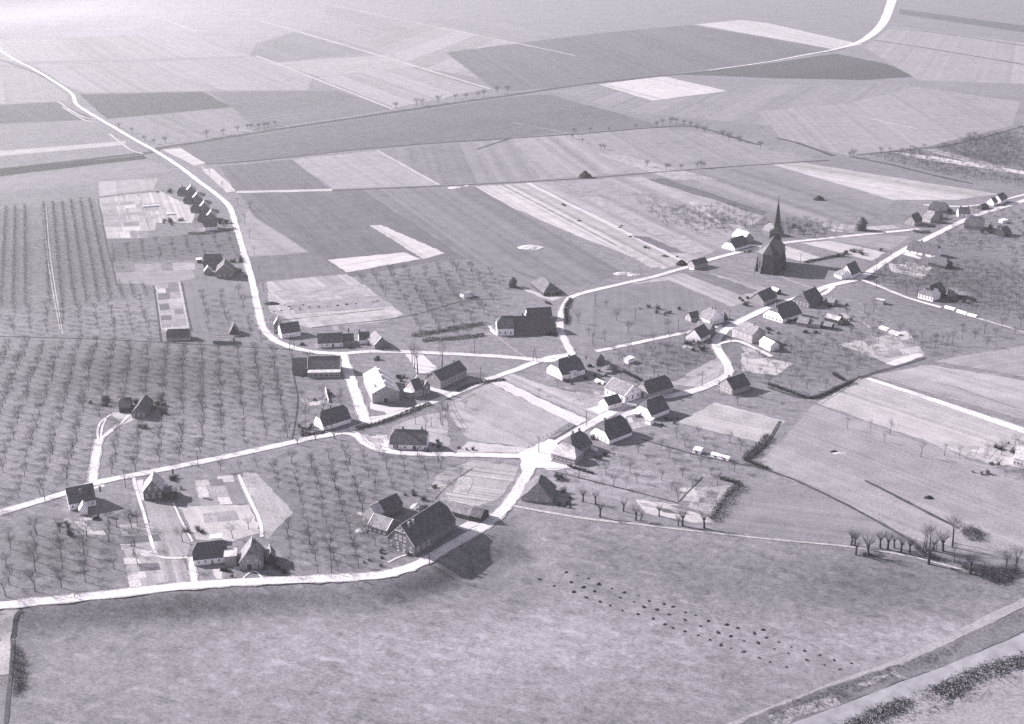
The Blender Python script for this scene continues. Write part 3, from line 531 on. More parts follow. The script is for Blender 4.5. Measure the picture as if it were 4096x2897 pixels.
        if shut:
            for s_ in (-1, 1):
                q = MB(); q.box(f, s_ * (w_ / 2 + .3) - .26, s_ * (w_ / 2 + .3) + .26, -.02, .09, z0, zz); q.build('shutter', M_wood, root)
    for w in wins:
        bi, side, n_, z0, w_, h_ = w[:6]; lo, hi = w[6] if len(w) > 6 else (0, 1); sh = len(w) > 7
        for i in range(n_): opening('window', bi, side, lo + (hi - lo) * (i + .5) / n_, z0, w_, h_, sh)
    for (bi, side, t, w_, h_) in doors: opening('door', bi, side, t, .02, w_, h_)
    if extra: extra(root, roofs, A0)
    NB[0] += 1; return root

def farm_extra(root, roofs, A0):        # white barge-board truss and two chimneys low on the slope
    ro, f, U, Vv, hr, e0, e1 = roofs[0]; q = MB(); u = -.32; zc = hr - 2.6; half = 2.6 * (Vv / 2) / (hr - 4.4)
    for (a, b) in [((-half, zc), (half, zc)), ((0, zc), (0, hr)), ((-half * .5, zc), (-half * .28, hr - .9)), ((half * .5, zc), (half * .28, hr - .9)), ((0, zc), (-half * .45, hr - 1.2)), ((0, zc), (half * .45, hr - 1.2))]:
        q.tube(f(u, Vv / 2 + a[0], a[1]), f(u, Vv / 2 + b[0], b[1]), .11, .11, 4)
    q.build('gable_truss', M_trim, root)
    for t in (.12, .22):
        q = MB(); v = Vv * .38; z = hr * .9 - .8; q.box(f, U * t - .4, U * t + .4, v - .4, v + .4, z, z + 2.4); q.build('chimney', M_lbrick, ro)
building('farmhouse', 'large brick farmhouse with white gable truss beside the dike road bend', 'farmhouse',
    [('a', 935, 1215, 1610, 760, 13, 4.4, 11.4, 'x', 0, .35, 'b', 'd')], wins=[(0, 'L', 4, 1.3, 1.1, 2.1), (0, 'L', 3, 5, 1.1, 1.8, (.25, .75)), (0, 'F', 3, 1.2, 1.1, 1.9, (.03, .4)), (0, 'L', 2, .1, .8, .5, (.3, .7))], verge=(0,), extra=farm_extra)
building('shed', 'grey roofed brick shed left of the large truss-gabled farmhouse', 'shed', [('a', 175, 790, 480, 885, 8.5, 2.7, 5.6, 'x', 0, 0, 'b', 'm')], wins=[(0, 'F', 4, .9, .8, .9)], verge=(0,))
building('barn', 'small barn with half dark half pale roof behind the truss-gabled farmhouse', 'barn',
    [('a', 310, 665, 445, 600, 7, 3.3, 6.6, 'x', 0, 0, 'l', 'l'), ('a', 452, 597, 745, 455, 7, 3.4, 6.7, 'x', 0, 0, 'b', 'd')])
building('shed', 'long low shed between the truss-gabled farmhouse and the dike road', 'shed', [('a', 1450, 525, 1830, 625, 7, 2.4, 4.7, 'x', 0, 0, 'b', 'm'), ('a', 1838, 627, 2020, 672, 7, 2.5, 4.8, 'x', 0, 0, 't', 'd')])
building('cottage', 'white walled thatched cottage on the dike with its own white path', 'cottage',
    [('b', 360, 790, 1010, 715, 8.4, 3.0, 7.4, 'x', .5, .4, 'w', 't'), ('b', 965, 812, 1185, 792, 5.5, 4.4, 4.4, 'flat', 0, 0, 'l', 'l')], wins=[(0, 'F', 4, 1, .9, 1, (.05, .85))], doors=[(0, 'F', .55, 1.1, 2.1), (1, 'L', .5, 1, 2)], chim=[(0, .9)])
building('outhouse', 'tiny white roofed outhouse behind the thatched cottage on the dike', 'outhouse', [('b', 690, 360, 895, 340, 2.6, 2.2, 2.2, 'flat', 0, 0, 'w', 'w')])
building('barn', 'barn with pale west roof slope right of the thatched cottage on the dike', 'barn', [('b', 1242, 862, 1690, 835, 9.5, 3.2, 8.6, 'y', .4, 0, 'l', 'm')], wins=[(0, 'F', 2, 3.3, .7, .6, (.2, .9))], doors=[(0, 'F', .42, 2.2, 2.4), (0, 'F', .8, 1, 2.2)], verge=())
building('shed', 'small steep roofed shed right of the pale roofed dike barn', 'shed', [('b', 1755, 770, 1940, 745, 6, 2.6, 5.4, 'y', 0, 0, 't', 'm')])
building('house', 'dark roofed house with white west gable on the orchard lane corner', 'house',
    [('c', 252, 862, 705, 775, 8.5, 3.3, 8.3, 'x', 0, 0, 'w', 'd'), ('c', 420, 945, 560, 925, 5, 2.3, 4.4, 'y', 0, 0, 'w', 'w')], chim=[(0, .12), (0, .85)], wins=[(0, 'F', 4, 1, .9, 1.2), (0, 'L', 2, 1, .9, 1.3)])
building('house', 'house whose west roof slope shines white by the orchard lane', 'house',
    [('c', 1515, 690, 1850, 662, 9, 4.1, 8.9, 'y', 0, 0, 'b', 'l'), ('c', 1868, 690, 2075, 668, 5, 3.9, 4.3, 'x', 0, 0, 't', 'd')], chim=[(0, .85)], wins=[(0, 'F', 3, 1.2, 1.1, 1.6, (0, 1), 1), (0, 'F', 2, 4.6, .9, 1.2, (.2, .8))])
building('village_hall', 'long hall with a glazed front and pale lean-to roof', 'hall',
    [('d', 250, 367, 645, 360, 10, 3.6, 8.4, 'x', 0, 0, 'l', 'n'), ('d', 252, 405, 642, 398, 3.9, 2.8, 2.8, 'flat', 0, 0, 'l', 'l'), ('d', 62, 372, 235, 368, 9, 3.5, 8.0, 'x', 0, 0, 'b', 'd')], wins=[(1, 'F', 6, .5, 2.2, 2.0)], verge=(0,))
def barn_extra(root, roofs, A0):
    ro, f, U, Vv, hr, e0, e1 = roofs[0]
    for t in (.2, .5, .8):
        q = MB(); q.box(f, U * t - .7, U * t + .7, Vv / 2 - .3, Vv / 2 + .9, hr - .5, hr + .75); q.build('roof_vent', M_trim, ro)
    q = MB(); q.box(f, 5, 5.5, 2.2, 2.7, 5.8, 7.9); q.build('chimney', M_wood, ro)
building('auction_hall', 'big gabled hall with a very pale west roof slope and white side wall', 'hall',
    [('d', 1042, 720, 1372, 684, 27, 5.3, 8.6, 'y', 0, 0, 'l', 'l')], wins=[(0, 'F', 3, 4.2, 2, 1.3)], doors=[(0, 'F', .5, 2.6, 2.3)], extra=barn_extra)
def bay(root, roofs, A0):
    A, d, n, L, Wd = frame_of(('d', 1560, 655, 1670, 625, 8)); c0 = A - A0 + n * 4 - d * .2; q = MB(); r = MB()
    for (m_, r0, z0, z1, i) in ((q, 2.6, 0, 3.0, 0), (r, 3.1, 3.02, 3.3, 0)):
        k = len(m_.V)
        for z in (z0, z1):
            for j in range(9):
                t = math.pi / 2 + math.pi * j / 8; m_.V.append(c0 + d * math.cos(t) * r0 + n * math.sin(t) * r0 * 1.15 + Vector((0, 0, z)))
        m_.F += [(k + j, k + j + 1, k + 10 + j, k + 9 + j) for j in range(8)] + [tuple(range(k, k + 9)), tuple(range(k + 9, k + 18))]; m_.I += [0] * 10
    q.build('bay_wall', M_lbrick, root); r.build('bay_roof', M_rwhite, root)
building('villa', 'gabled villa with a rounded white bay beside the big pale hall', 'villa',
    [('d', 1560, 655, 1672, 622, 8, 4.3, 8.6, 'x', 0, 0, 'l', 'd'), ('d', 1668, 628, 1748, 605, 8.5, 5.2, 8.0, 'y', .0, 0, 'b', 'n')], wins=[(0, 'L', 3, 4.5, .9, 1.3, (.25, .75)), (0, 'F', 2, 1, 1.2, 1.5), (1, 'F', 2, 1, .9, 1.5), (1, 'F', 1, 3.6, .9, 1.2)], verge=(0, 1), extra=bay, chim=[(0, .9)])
building('school_building', 'long dark roofed school with a pale gable and a row of tall windows', 'school',
    [('d', 1872, 545, 2195, 392, 10, 4.4, 8.2, 'x', 0, 0, 'l', 'd')], wins=[(0, 'F', 8, 1.2, 1.4, 2.6), (0, 'L', 1, 4.8, .9, 1)], chim=[(0, .8)], verge=(0,))
building('cottage', 'dark thatched cottage with a white cross-shaped chimney at the lane junction', 'cottage',
    [('d', 440, 1052, 778, 952, 8.8, 2.7, 8.2, 'x', .45, .3, 'w', 't')], wins=[(0, 'L', 4, .8, .8, 1.7), (0, 'F', 2, .8, .9, 1.2, (0, .4))], chim=[(0, .45), (0, .15)])
building('cottage', 'white cottage with shuttered window and barn door on the loop lane', 'cottage',
    [('d', 1255, 1277, 1703, 1290, 9, 3.0, 8.0, 'x', .5, .35, 'w', 'n')], wins=[(0, 'F', 1, .6, 1.2, 1.9, (.1, .22), 1), (0, 'F', 1, .8, 1.1, 1.2, (.33, .5)), (0, 'F', 1, 1.1, .5, .7, (.75, .9))], doors=[(0, 'F', .67, 1.7, 2.1)], chim=[(0, .33), (0, .85)])
building('farmhouse', 'farmhouse with a row of shuttered windows in its white gable near the junction', 'farmhouse',
    [('e', 338, 470, 688, 372, 13, 3.3, 9.2, 'x', .5, .3, 'w', 'd'), ('e', 475, 445, 560, 418, 2.5, 3.4, 3.4, 'flat', 0, 0, 'w', 'w')], wins=[(0, 'L', 6, .8, .9, 1.8)], chim=[(0, .27)])
building('barn', 'small dark barn behind the shuttered white-gabled farmhouse', 'barn', [('e', 865, 235, 985, 200, 8, 3, 6, 'y', 0, 0, 'b', 'd')])
building('shed', 'low dark lean-to shed between the farmhouse and the small dark barn', 'shed', [('e', 690, 140, 835, 190, 5, 2.4, 3.8, 'x', 0, 0, 't', 'd')])
building('shed', 'white boarded orchard shed with a bright flat roof', 'shed', [('e', 1350, 215, 1440, 185, 3.4, 2.4, 2.4, 'flat', 0, 0, 'w', 'w')])
building('house', 'long pale roofed house with white verges and side wall above the road', 'house',
    [('e', 990, 692, 1292, 820, 11.5, 4.3, 8.0, 'x', 0, 0, 'w', 'm')], wins=[(0, 'F', 4, 1.2, 1.1, 1.9), (0, 'R', 3, 1.1, 1.3, 1.9), (0, 'R', 1, 4.8, 1, 1.3)], verge=(0,))
building('house', 'dark half-hipped house with two chimneys and a pale west gable', 'house',
    [('e', 1655, 765, 2035, 650, 9.8, 3.4, 8.2, 'x', .3, .35, 'l', 'd')], wins=[(0, 'F', 6, .9, 1, 1.6), (0, 'L', 2, .9, .9, 1.3)], chim=[(0, .3), (0, .62)], verge=())
building('outbuilding', 'small white gabled outbuilding with a dark roof at the roadside', 'outbuilding', [('e', 1040, 925, 1250, 862, 7, 2.8, 5.4, 'x', 0, 0, 'w', 'd')], wins=[(0, 'F', 2, 1, .8, .8, (.4, 1)), (0, 'L', 1, 1.2, .8, 1)])
building('house', 'house with white porch and garden south of the road bend', 'house',
    [('e', 1695, 1075, 1975, 968, 10.5, 2.8, 8.2, 'x', .5, .2, 'w', 'd'), ('e', 1610, 1135, 1692, 1160, 3, 2.5, 2.5, 'flat', 0, 0, 'w', 'w')], wins=[(0, 'L', 4, .8, .8, 1.7)])
building('farmhouse', 'broad dark roofed farmhouse with a bright white west gable at the roadside', 'farmhouse', [('e', 1058, 1445, 1408, 1310, 12.5, 2.4, 8.8, 'x', .5, .3, 'w', 'd')], wins=[(0, 'L', 4, .5, .8, 1.5, (.1, .9))], chim=[(0, .2)])
building('inn', 'house with a hipped pale front roof and dormer facing the road fork', 'house',
    [('f', 472, 636, 788, 722, 7.5, 2.9, 6.4, 'x', .8, .8, 'l', 'l'), ('f', 800, 610, 1010, 510, 11, 3, 8.0, 'x', .5, .4, 'l', 'n')], wins=[(0, 'F', 6, .9, 1.1, 1.2)], chim=[(1, .35), (1, .75)])
building('farmhouse', 'dark thatched farmhouse tucked below the bend of the dike road', 'farmhouse', [('f', 85, 1195, 488, 1225, 12, 2.1, 7.6, 'y', .6, .3, 'l', 'n')], wins=[(0, 'F', 3, .6, .8, .9)])
building('farmhouse', 'long farmhouse with a white west gable above the orchard meadow', 'farmhouse',
    [('i', 402, 1190, 700, 1182, 12, 4.6, 9.8, 'x', .55, 0, 'w', 'd'), ('i', 708, 1180, 1455, 1158, 12, 2.6, 9.6, 'x', 0, .6, 'b', 't')], wins=[(0, 'F', 3, 1, 1, 1.7), (0, 'L', 4, 1, .9, 2)], chim=[(0, .55), (0, .8)])
building('barn', 'long narrow barn behind the white-gabled meadow farmhouse', 'barn', [('i', 945, 935, 1392, 908, 8, 3, 7, 'x', 0, 0, 'w', 'd')])
building('barn', 'broad low hipped barn where the church lane begins', 'barn', [('i', 1240, 478, 1560, 442, 24, 2.2, 6.6, 'y', 1, 1, 't', 'n')], doors=[(0, 'F', .5, 2.2, 2.1)])
building('barn', 'barn with a white west gable standing in the church lane', 'barn', [('12', 1634, 798, 1755, 768, 6.3, 3.4, 5.9, 'x', 0, 0, 'l', 'd'), ('12', 1594, 800, 1632, 801, 3, .2, .2, 'flat', 0, 0, 'w', 'w')])
building('farmhouse', 'white farmhouse with windowed gable on the church lane', 'farmhouse', [('g', 150, 950, 382, 880, 11.5, 2.4, 7.6, 'x', .4, .3, 'w', 'd')], wins=[(0, 'L', 5, .5, .8, 1.5)])
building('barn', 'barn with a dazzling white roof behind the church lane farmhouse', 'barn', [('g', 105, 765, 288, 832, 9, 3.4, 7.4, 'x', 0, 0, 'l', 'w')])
building('barn', 'grey roofed barn among trees behind the church spire', 'barn', [('g', 570, 665, 745, 725, 10, 2.8, 7.2, 'x', .4, .4, 'b', 'm')])
building('house', 'small gabled annexe house with white end left of a hipped house', 'house', [('h', 205, 668, 320, 642, 5.5, 2.5, 5.2, 'x', 0, 0, 'l', 'd')], wins=[(0, 'L', 2, .8, .8, 1.3)])
building('house', 'house with a broad pale hipped roof and two chimneys', 'house', [('h', 300, 652, 440, 710, 11, 3.3, 8, 'x', .5, 0, 'w', 'm')], wins=[(0, 'R', 4, .9, .9, 1.5), (0, 'F', 2, 1, .9, 1.2)], chim=[(0, .55), (0, .8)])
building('hut', 'little dark pyramid roofed hut right of the pale hipped house', 'hut', [('h', 618, 640, 672, 635, 3.5, 1.6, 4.2, 'x', 1, 1, 't', 'd')])
building('house', 'cross-shaped house with pale and dark slopes at the lane fork', 'house',
    [('h', 325, 930, 450, 862, 9.3, 2.7, 7.3, 'x', 0, 0, 'w', 'd'), ('h', 425, 862, 515, 800, 9, 2.7, 6.8, 'y', 0, 0, 'b', 'm')])
building('house', 'tall two-storey pale house with bow windows at the road fork', 'house', [('h', 757, 850, 980, 945, 10, 5.4, 8.8, 'x', .8, .2, 'l', 'm')], wins=[(0, 'F', 4, 1, 1, 1.9), (0, 'F', 4, 3.6, 1, 1.3)], chim=[(0, .7)])
building('house', 'small all-white house with a white roof below the two-storey house', 'house', [('h', 1072, 972, 1212, 1040, 6, 3.3, 5.2, 'x', 0, 0, 'w', 'w')], wins=[(0, 'F', 3, 1, .9, 1.4)])
building('farmhouse', 'farmhouse with a wide dark east slope and white front between road and sheds', 'farmhouse', [('h', 1368, 682, 1615, 598, 14, 2.8, 9, 'x', .5, .3, 'w', 'd')], wins=[(0, 'L', 5, .6, 1.1, 1.6)], chim=[(0, .1)])
building('farmhouse', 'farmhouse with pale-framed gable windows and a steep dark roof', 'farmhouse', [('h', 1710, 490, 1885, 415, 12, 2.8, 8.6, 'x', .4, 0, 'b', 'd')], wins=[(0, 'L', 5, .8, 1, 1.8)], chim=[(0, .1), (0, .9)])
building('house', 'dark square roofed house north of the road with a pale garden gable', 'house', [('h', 1130, 465, 1295, 388, 10, 3, 7.6, 'x', 0, 0, 'l', 'd')], wins=[(0, 'F', 4, .8, .9, 1.5)])
building('outhouse', 'small white roofed outhouse behind the square dark-roofed house', 'outhouse', [('h', 1300, 318, 1350, 304, 5.5, 2.5, 3.6, 'y', 0, 0, 't', 'w')])
building('shed', 'weathered low shed behind the wide dark-sloped farmhouse', 'shed', [('h', 1545, 712, 1685, 738, 7, 2.4, 4.9, 'x', 0, 0, 'b', 'm')])
building('shed', 'small grey shed with a row of little openings', 'shed', [('h', 1692, 728, 1850, 748, 5.5, 2.6, 4.3, 'x', 0, 0, 'l', 'm')], wins=[(0, 'F', 5, 1, .6, .6)])
building('shed', 'long open-fronted shed with a pale roof in the farm yards', 'shed', [('h', 1905, 645, 2085, 690, 5.5, 2.2, 3.7, 'x', 0, 0, 't', 'l')])
building('shed', 'grey roofed back shed beyond the steep dark farmhouse', 'shed', [('h', 1895, 445, 2020, 470, 6, 2.4, 4.2, 'x', 0, 0, 'b', 'm')])
building('shed', 'low shed by the hedge right of the row-windowed shed', 'shed', [('h', 1860, 745, 1990, 770, 5, 2.2, 3.6, 'x', 0, 0, 't', 'm')])
building('house', 'white fronted house with a tall dark gabled roof where the road meets the side lane', 'house',
    [('l', 357, 668, 455, 620, 9, 2.8, 8.8, 'x', 0, 0, 'w', 'd'), ('l', 158, 640, 243, 676, 8, 2.4, 5.4, 'x', .8, 0, 'w', 'm')], wins=[(1, 'F', 2, .6, 1, 1.3), (0, 'L', 2, .8, .9, 1.2)])
building('farmhouse', 'long ridged farmhouse with pale walls at the upper road bend', 'farmhouse', [('l', 975, 372, 1310, 434, 11, 2.7, 8.2, 'x', .4, .4, 'w', 'd')], wins=[(0, 'F', 4, .6, 1.1, 1.5)], doors=[(0, 'F', .6, 2.2, 2.3)], chim=[(0, .38)])
building('barn', 'dark barn behind the long ridged farmhouse at the upper road bend', 'barn', [('l', 1222, 512, 1420, 560, 9, 2.3, 6.2, 'x', .6, .6, 't', 't')])
building('house', 'white house with shutters and a hipped roof on the side lane', 'house',
    [('l', 1110, 885, 1274, 928, 9, 3.6, 7.2, 'x', .8, 0, 'w', 'n'), ('l', 1290, 915, 1420, 860, 8.5, 3.4, 8.6, 'x', .2, .3, 't', 'd')], wins=[(0, 'F', 5, .9, 1, 2)], doors=[])
building('shed', 'pair of joined pale roofed sheds behind the white hipped house', 'shed', [('l', 1440, 872, 1555, 882, 8, 2.7, 4.8, 'x', 0, 0, 'l', 'm'), ('l', 1560, 890, 1645, 898, 6, 2.5, 3.8, 'x', 0, 0, 't', 'm')])
building('shed', 'small flat white box shed alone in the orchard east of the farms', 'shed', [('l', 622, 942, 712, 962, 3, 2.3, 2.3, 'flat', 0, 0, 'l', 'l')])
building('house', 'house with an arched pale gable at the end of the church lane', 'house', [('m', 458, 705, 585, 655, 8, 3.3, 8.3, 'x', .3, .2, 'l', 'd')], wins=[(0, 'L', 3, 1, .7, 2)])
building('barn', 'pale grey roofed barn among the far hamlet houses', 'barn', [('m', 590, 612, 725, 650, 10, 3.4, 8, 'x', .3, .3, 'l', 'm')])
building('farmhouse', 'long dark thatched farmhouse at the back of the far hamlet', 'farmhouse', [('m', 690, 455, 1000, 490, 9, 2.6, 7.6, 'x', .6, .6, 'b', 't')])
building('house', 'small grey gabled house right of the pale barn in the far hamlet', 'house', [('m', 850, 595, 940, 570, 8, 3, 6, 'x', 0, 0, 'b', 'm')])
building('house', 'dark roofed house with a white front facing the far road', 'house', [('m', 1200, 548, 1400, 556, 8, 3.1, 6.8, 'x', .3, .3, 'w', 'd')], wins=[(0, 'F', 3, .8, 1, 1.4)], chim=[(0, .2), (0, .85)])
building('farmhouse', 'broad grey roofed farmhouse on the near side of the far road', 'farmhouse', [('m', 1300, 742, 1630, 772, 11, 2.6, 7.8, 'x', .5, .5, 'l', 'd')])
building('house', 'small white gabled house beside the road near the right edge', 'house', [('m', 1802, 358, 1872, 335, 6, 2.8, 6, 'x', 0, 0, 'w', 'd')])
building('house', 'white gabled house with dark roof farthest along the road', 'house', [('m', 1925, 332, 2030, 285, 8, 3.3, 7.4, 'x', .2, .2, 'w', 'd')])
building('barn', 'dark reddish barn at the right edge below the far road', 'barn', [('m', 1985, 888, 2105, 850, 8, 2.3, 6.4, 'x', .3, .3, 't', 'd')])
building('shed', 'white flat shed roof glinting beside the dark reddish barn', 'shed', [('m', 1950, 655, 2040, 640, 4, 2, 2, 'flat', 0, 0, 'w', 'w')])
building('shed', 'narrow dark hedge-high shed at the road edge of the far hamlet', 'shed', [('m', 1600, 425, 1720, 400, 4.5, 2, 4, 'x', .5, .5, 't', 'd')])
building('cottage', 'low cottage with a shaggy dark thatched roof at the orchard track', 'cottage', [('10', 1497, 1438, 1700, 1432, 6.5, 2.5, 5.9, 'x', .2, .2, 'l', 't')], wins=[(0, 'F', 3, .9, .8, 1)])
building('hay_shed', 'tiny dark A-shaped shed with a pale edge beside the orchard track', 'shed', [('10', 2058, 1378, 2145, 1372, 5.5, .8, 5.6, 'y', 0, 0, 't', 'd')], verge=(0,))
building('shed', 'low pale grey roofed shed beside the orchard track', 'shed', [('10', 1912, 1462, 2085, 1466, 5.5, 2, 3.1, 'x', 0, 0, 'b', 'm')])
building('house', 'tall narrow house with a pale west slope inside the left road bend', 'house',
    [('k', 155, 445, 285, 440, 6.5, 5.2, 8.4, 'y', 0, 0, 'b', 'l'), ('k', 287, 530, 610, 482, 8, 3.3, 7.6, 'x', 0, 0, 'w', 'd')], wins=[(0, 'F', 2, 1, .8, 1.4)], verge=(1,))
building('cottage', 'long low white cottage with a dark tiled roof facing the lane', 'cottage',
    [('k', 905, 692, 1328, 668, 8.3, 3, 7, 'x', 0, 0, 'w', 'n'), ('k', 1333, 642, 1518, 630, 6.5, 2.6, 5.6, 'x', 0, 0, 'l', 'd')], wins=[(0, 'F', 2, .9, .9, 1, (.05, .45)), (0, 'F', 1, 1, .8, .8, (.85, 1))], doors=[(0, 'F', .6, 1.3, 2)], chim=[(0, .25)])
building('farmhouse', 'farmhouse with a pale diamond-shaped slope turned towards the lane', 'farmhouse',
    [('k', 1760, 618, 1870, 718, 8, 2.9, 6.6, 'x', 0, 0, 'b', 'm'), ('k', 1607, 625, 1790, 612, 7, 2.8, 6, 'x', 0, 0, 'w', 'd')], chim=[(1, .1)], verge=(0,))
for i, (dx, dy, lb) in enumerate([(-90, -115, 'farthest of the four matching T-shaped row houses by the left road'), (0, 0, 'second farthest of the four matching T-shaped row houses'),
                                  (105, 132, 'third of the four matching T-shaped row houses counting from the far end'), (208, 270, 'nearest of the four matching T-shaped row houses by the left road')]):
    building('row_house', lb, 'house', [('j', 480 + dx, 412 + dy, 625 + dx, 405 + dy, 9.5, 3.0, 7.3, 'y', 0, 0, 'b', 'l'), ('j', 348 + dx, 428 + dy, 470 + dx, 424 + dy, 7.5, 2.6, 6.4, 'x', .7, 0, 'b', 'd')], group='row houses along the left road', chim=[(0, .5)])
building('house', 'dark roofed end house with a narrow white gable below the row houses', 'house', [('j', 660, 828, 850, 815, 9, 3.4, 8.2, 'x', 0, 0, 'w', 'd')])
building('farmhouse', 'double farmhouse with a pale-edged front gable beside the left road', 'farmhouse',
    [('j', 838, 1530, 1085, 1518, 12, 4.8, 9.4, 'y', 0, 0, 'b', 'n'), ('j', 645, 1395, 900, 1390, 11, 3, 9, 'x', 0, 0, 'b', 'd'), ('j', 655, 1482, 770, 1475, 6, 2.6, 5.4, 'y', 0, 0, 'b', 'l')], wins=[(0, 'F', 3, 1, 1, 1.6)], verge=(0,))
building('shed', 'small bright roofed shed left of the double farmhouse', 'shed', [('j', 550, 1305, 622, 1298, 4, 2.3, 2.3, 'flat', 0, 0, 't', 'w')])
building('house', 'dark roofed house with a pale windowed gable below the road hook', 'house', [('22', 1978, 302, 2132, 250, 10, 3.3, 7.6, 'x', 0, 0, 'l', 'd')], wins=[(0, 'L', 4, 1, .9, 1.6)], chim=[(0, .15)])
building('shed', 'white walled shed with a grey flat roof among the centre orchard trees', 'shed', [('11', 1866, 1055, 1945, 1038, 4.5, 2.5, 2.5, 'flat', 0, 0, 'w', 'm')])
building('farmhouse', 'dark long-roofed farmhouse hidden in the left orchard at the end of the drive', 'farmhouse', [('o', 1392, 985, 1800, 980, 15, 2.9, 6.2, 'y', 0, 0, 'b', 'd')], wins=[(0, 'F', 3, 1, .9, 1.5)])
building('barn', 'dark open barn left of the hidden orchard farmhouse', 'barn', [('o', 1020, 830, 1370, 800, 9, 2.8, 6, 'x', .3, 0, 't', 'd')])
building('house', 'white walled house cut by the right edge of the picture', 'house', [('p', 2095, 1130, 2330, 1185, 11, 4, 8.2, 'x', 0, 0, 'w', 'l')], wins=[(0, 'F', 4, 1.2, 1, 1.6)])
# chicken coops and cold frames: low white boxes in the orchards
def coop(k, ax, ay, bx, by, w, h, lb, grp=None):
    b = (k, ax, ay, bx, by, w); A, d, n, L, Wd = frame_of(b); r = empty('chicken_coop', A, lb, 'chicken coop', grp)
    f = lambda x, y, z: d * x + n * y + Vector((0, 0, z))
    q = MB(); q.box(f, .08, L - .08, .08, w - .08, -.05, h - .02); q.build('wall', M_white, r)
    q = MB(); k_ = 0; q.V += [f(-.1, -.1, h), f(L + .1, -.1, h), f(L + .1, w + .1, h + .5), f(-.1, w + .1, h + .5), f(-.1, -.1, h + .1), f(L + .1, -.1, h + .1), f(L + .1, w + .1, h + .6), f(-.1, w + .1, h + .6)]; q.F += BOXF; q.I += [0] * 6; q.build('roof', M_rwhite, r)
    m = max(1, int(L / 3)) if h > 1.1 else 0
    for i in range(m): q = MB(); q.box(f, L * (i + .5) / m - .5, L * (i + .5) / m + .5, -.02, .07, .2, h - .25); q.build('hatch', M_wood, r)
coop('22', 1617, 815, 1687, 832, 3, 1.6, 'short broad white chicken coop in the southern orchard')
coop('22', 1782, 850, 1940, 892, 1.6, 1.2, 'long thin white chicken coop in the southern orchard')
for i, (a, b, c, d_) in enumerate([(1405, 1000, 1520, 1030), (1540, 1045, 1650, 1078), (1665, 1085, 1762, 1110)]):
    coop('l', a, b, c, d_, 1.5, .8, ['first', 'middle', 'last'][i] + ' of three end-to-end white coops past the side lane', 'coops along the side lane')
coop('13', 992, 1325, 1068, 1350, 2.2, .9, 'left white coop of a pair in the eastern yards'); coop('13', 1078, 1362, 1165, 1392, 2.2, .9, 'right white coop of a pair in the eastern yards')
coop('10', 1282, 240, 1422, 228, 1.4, .9, 'row of white cold frames in the gardens behind the row houses')
coop('10', 1490, 308, 1565, 303, 1.6, 1, 'short white coop in the gardens behind the row houses')
coop('e', 835, 485, 950, 540, 1.4, .9, 'narrow white cold frame in the grass beside the pale roofed house')

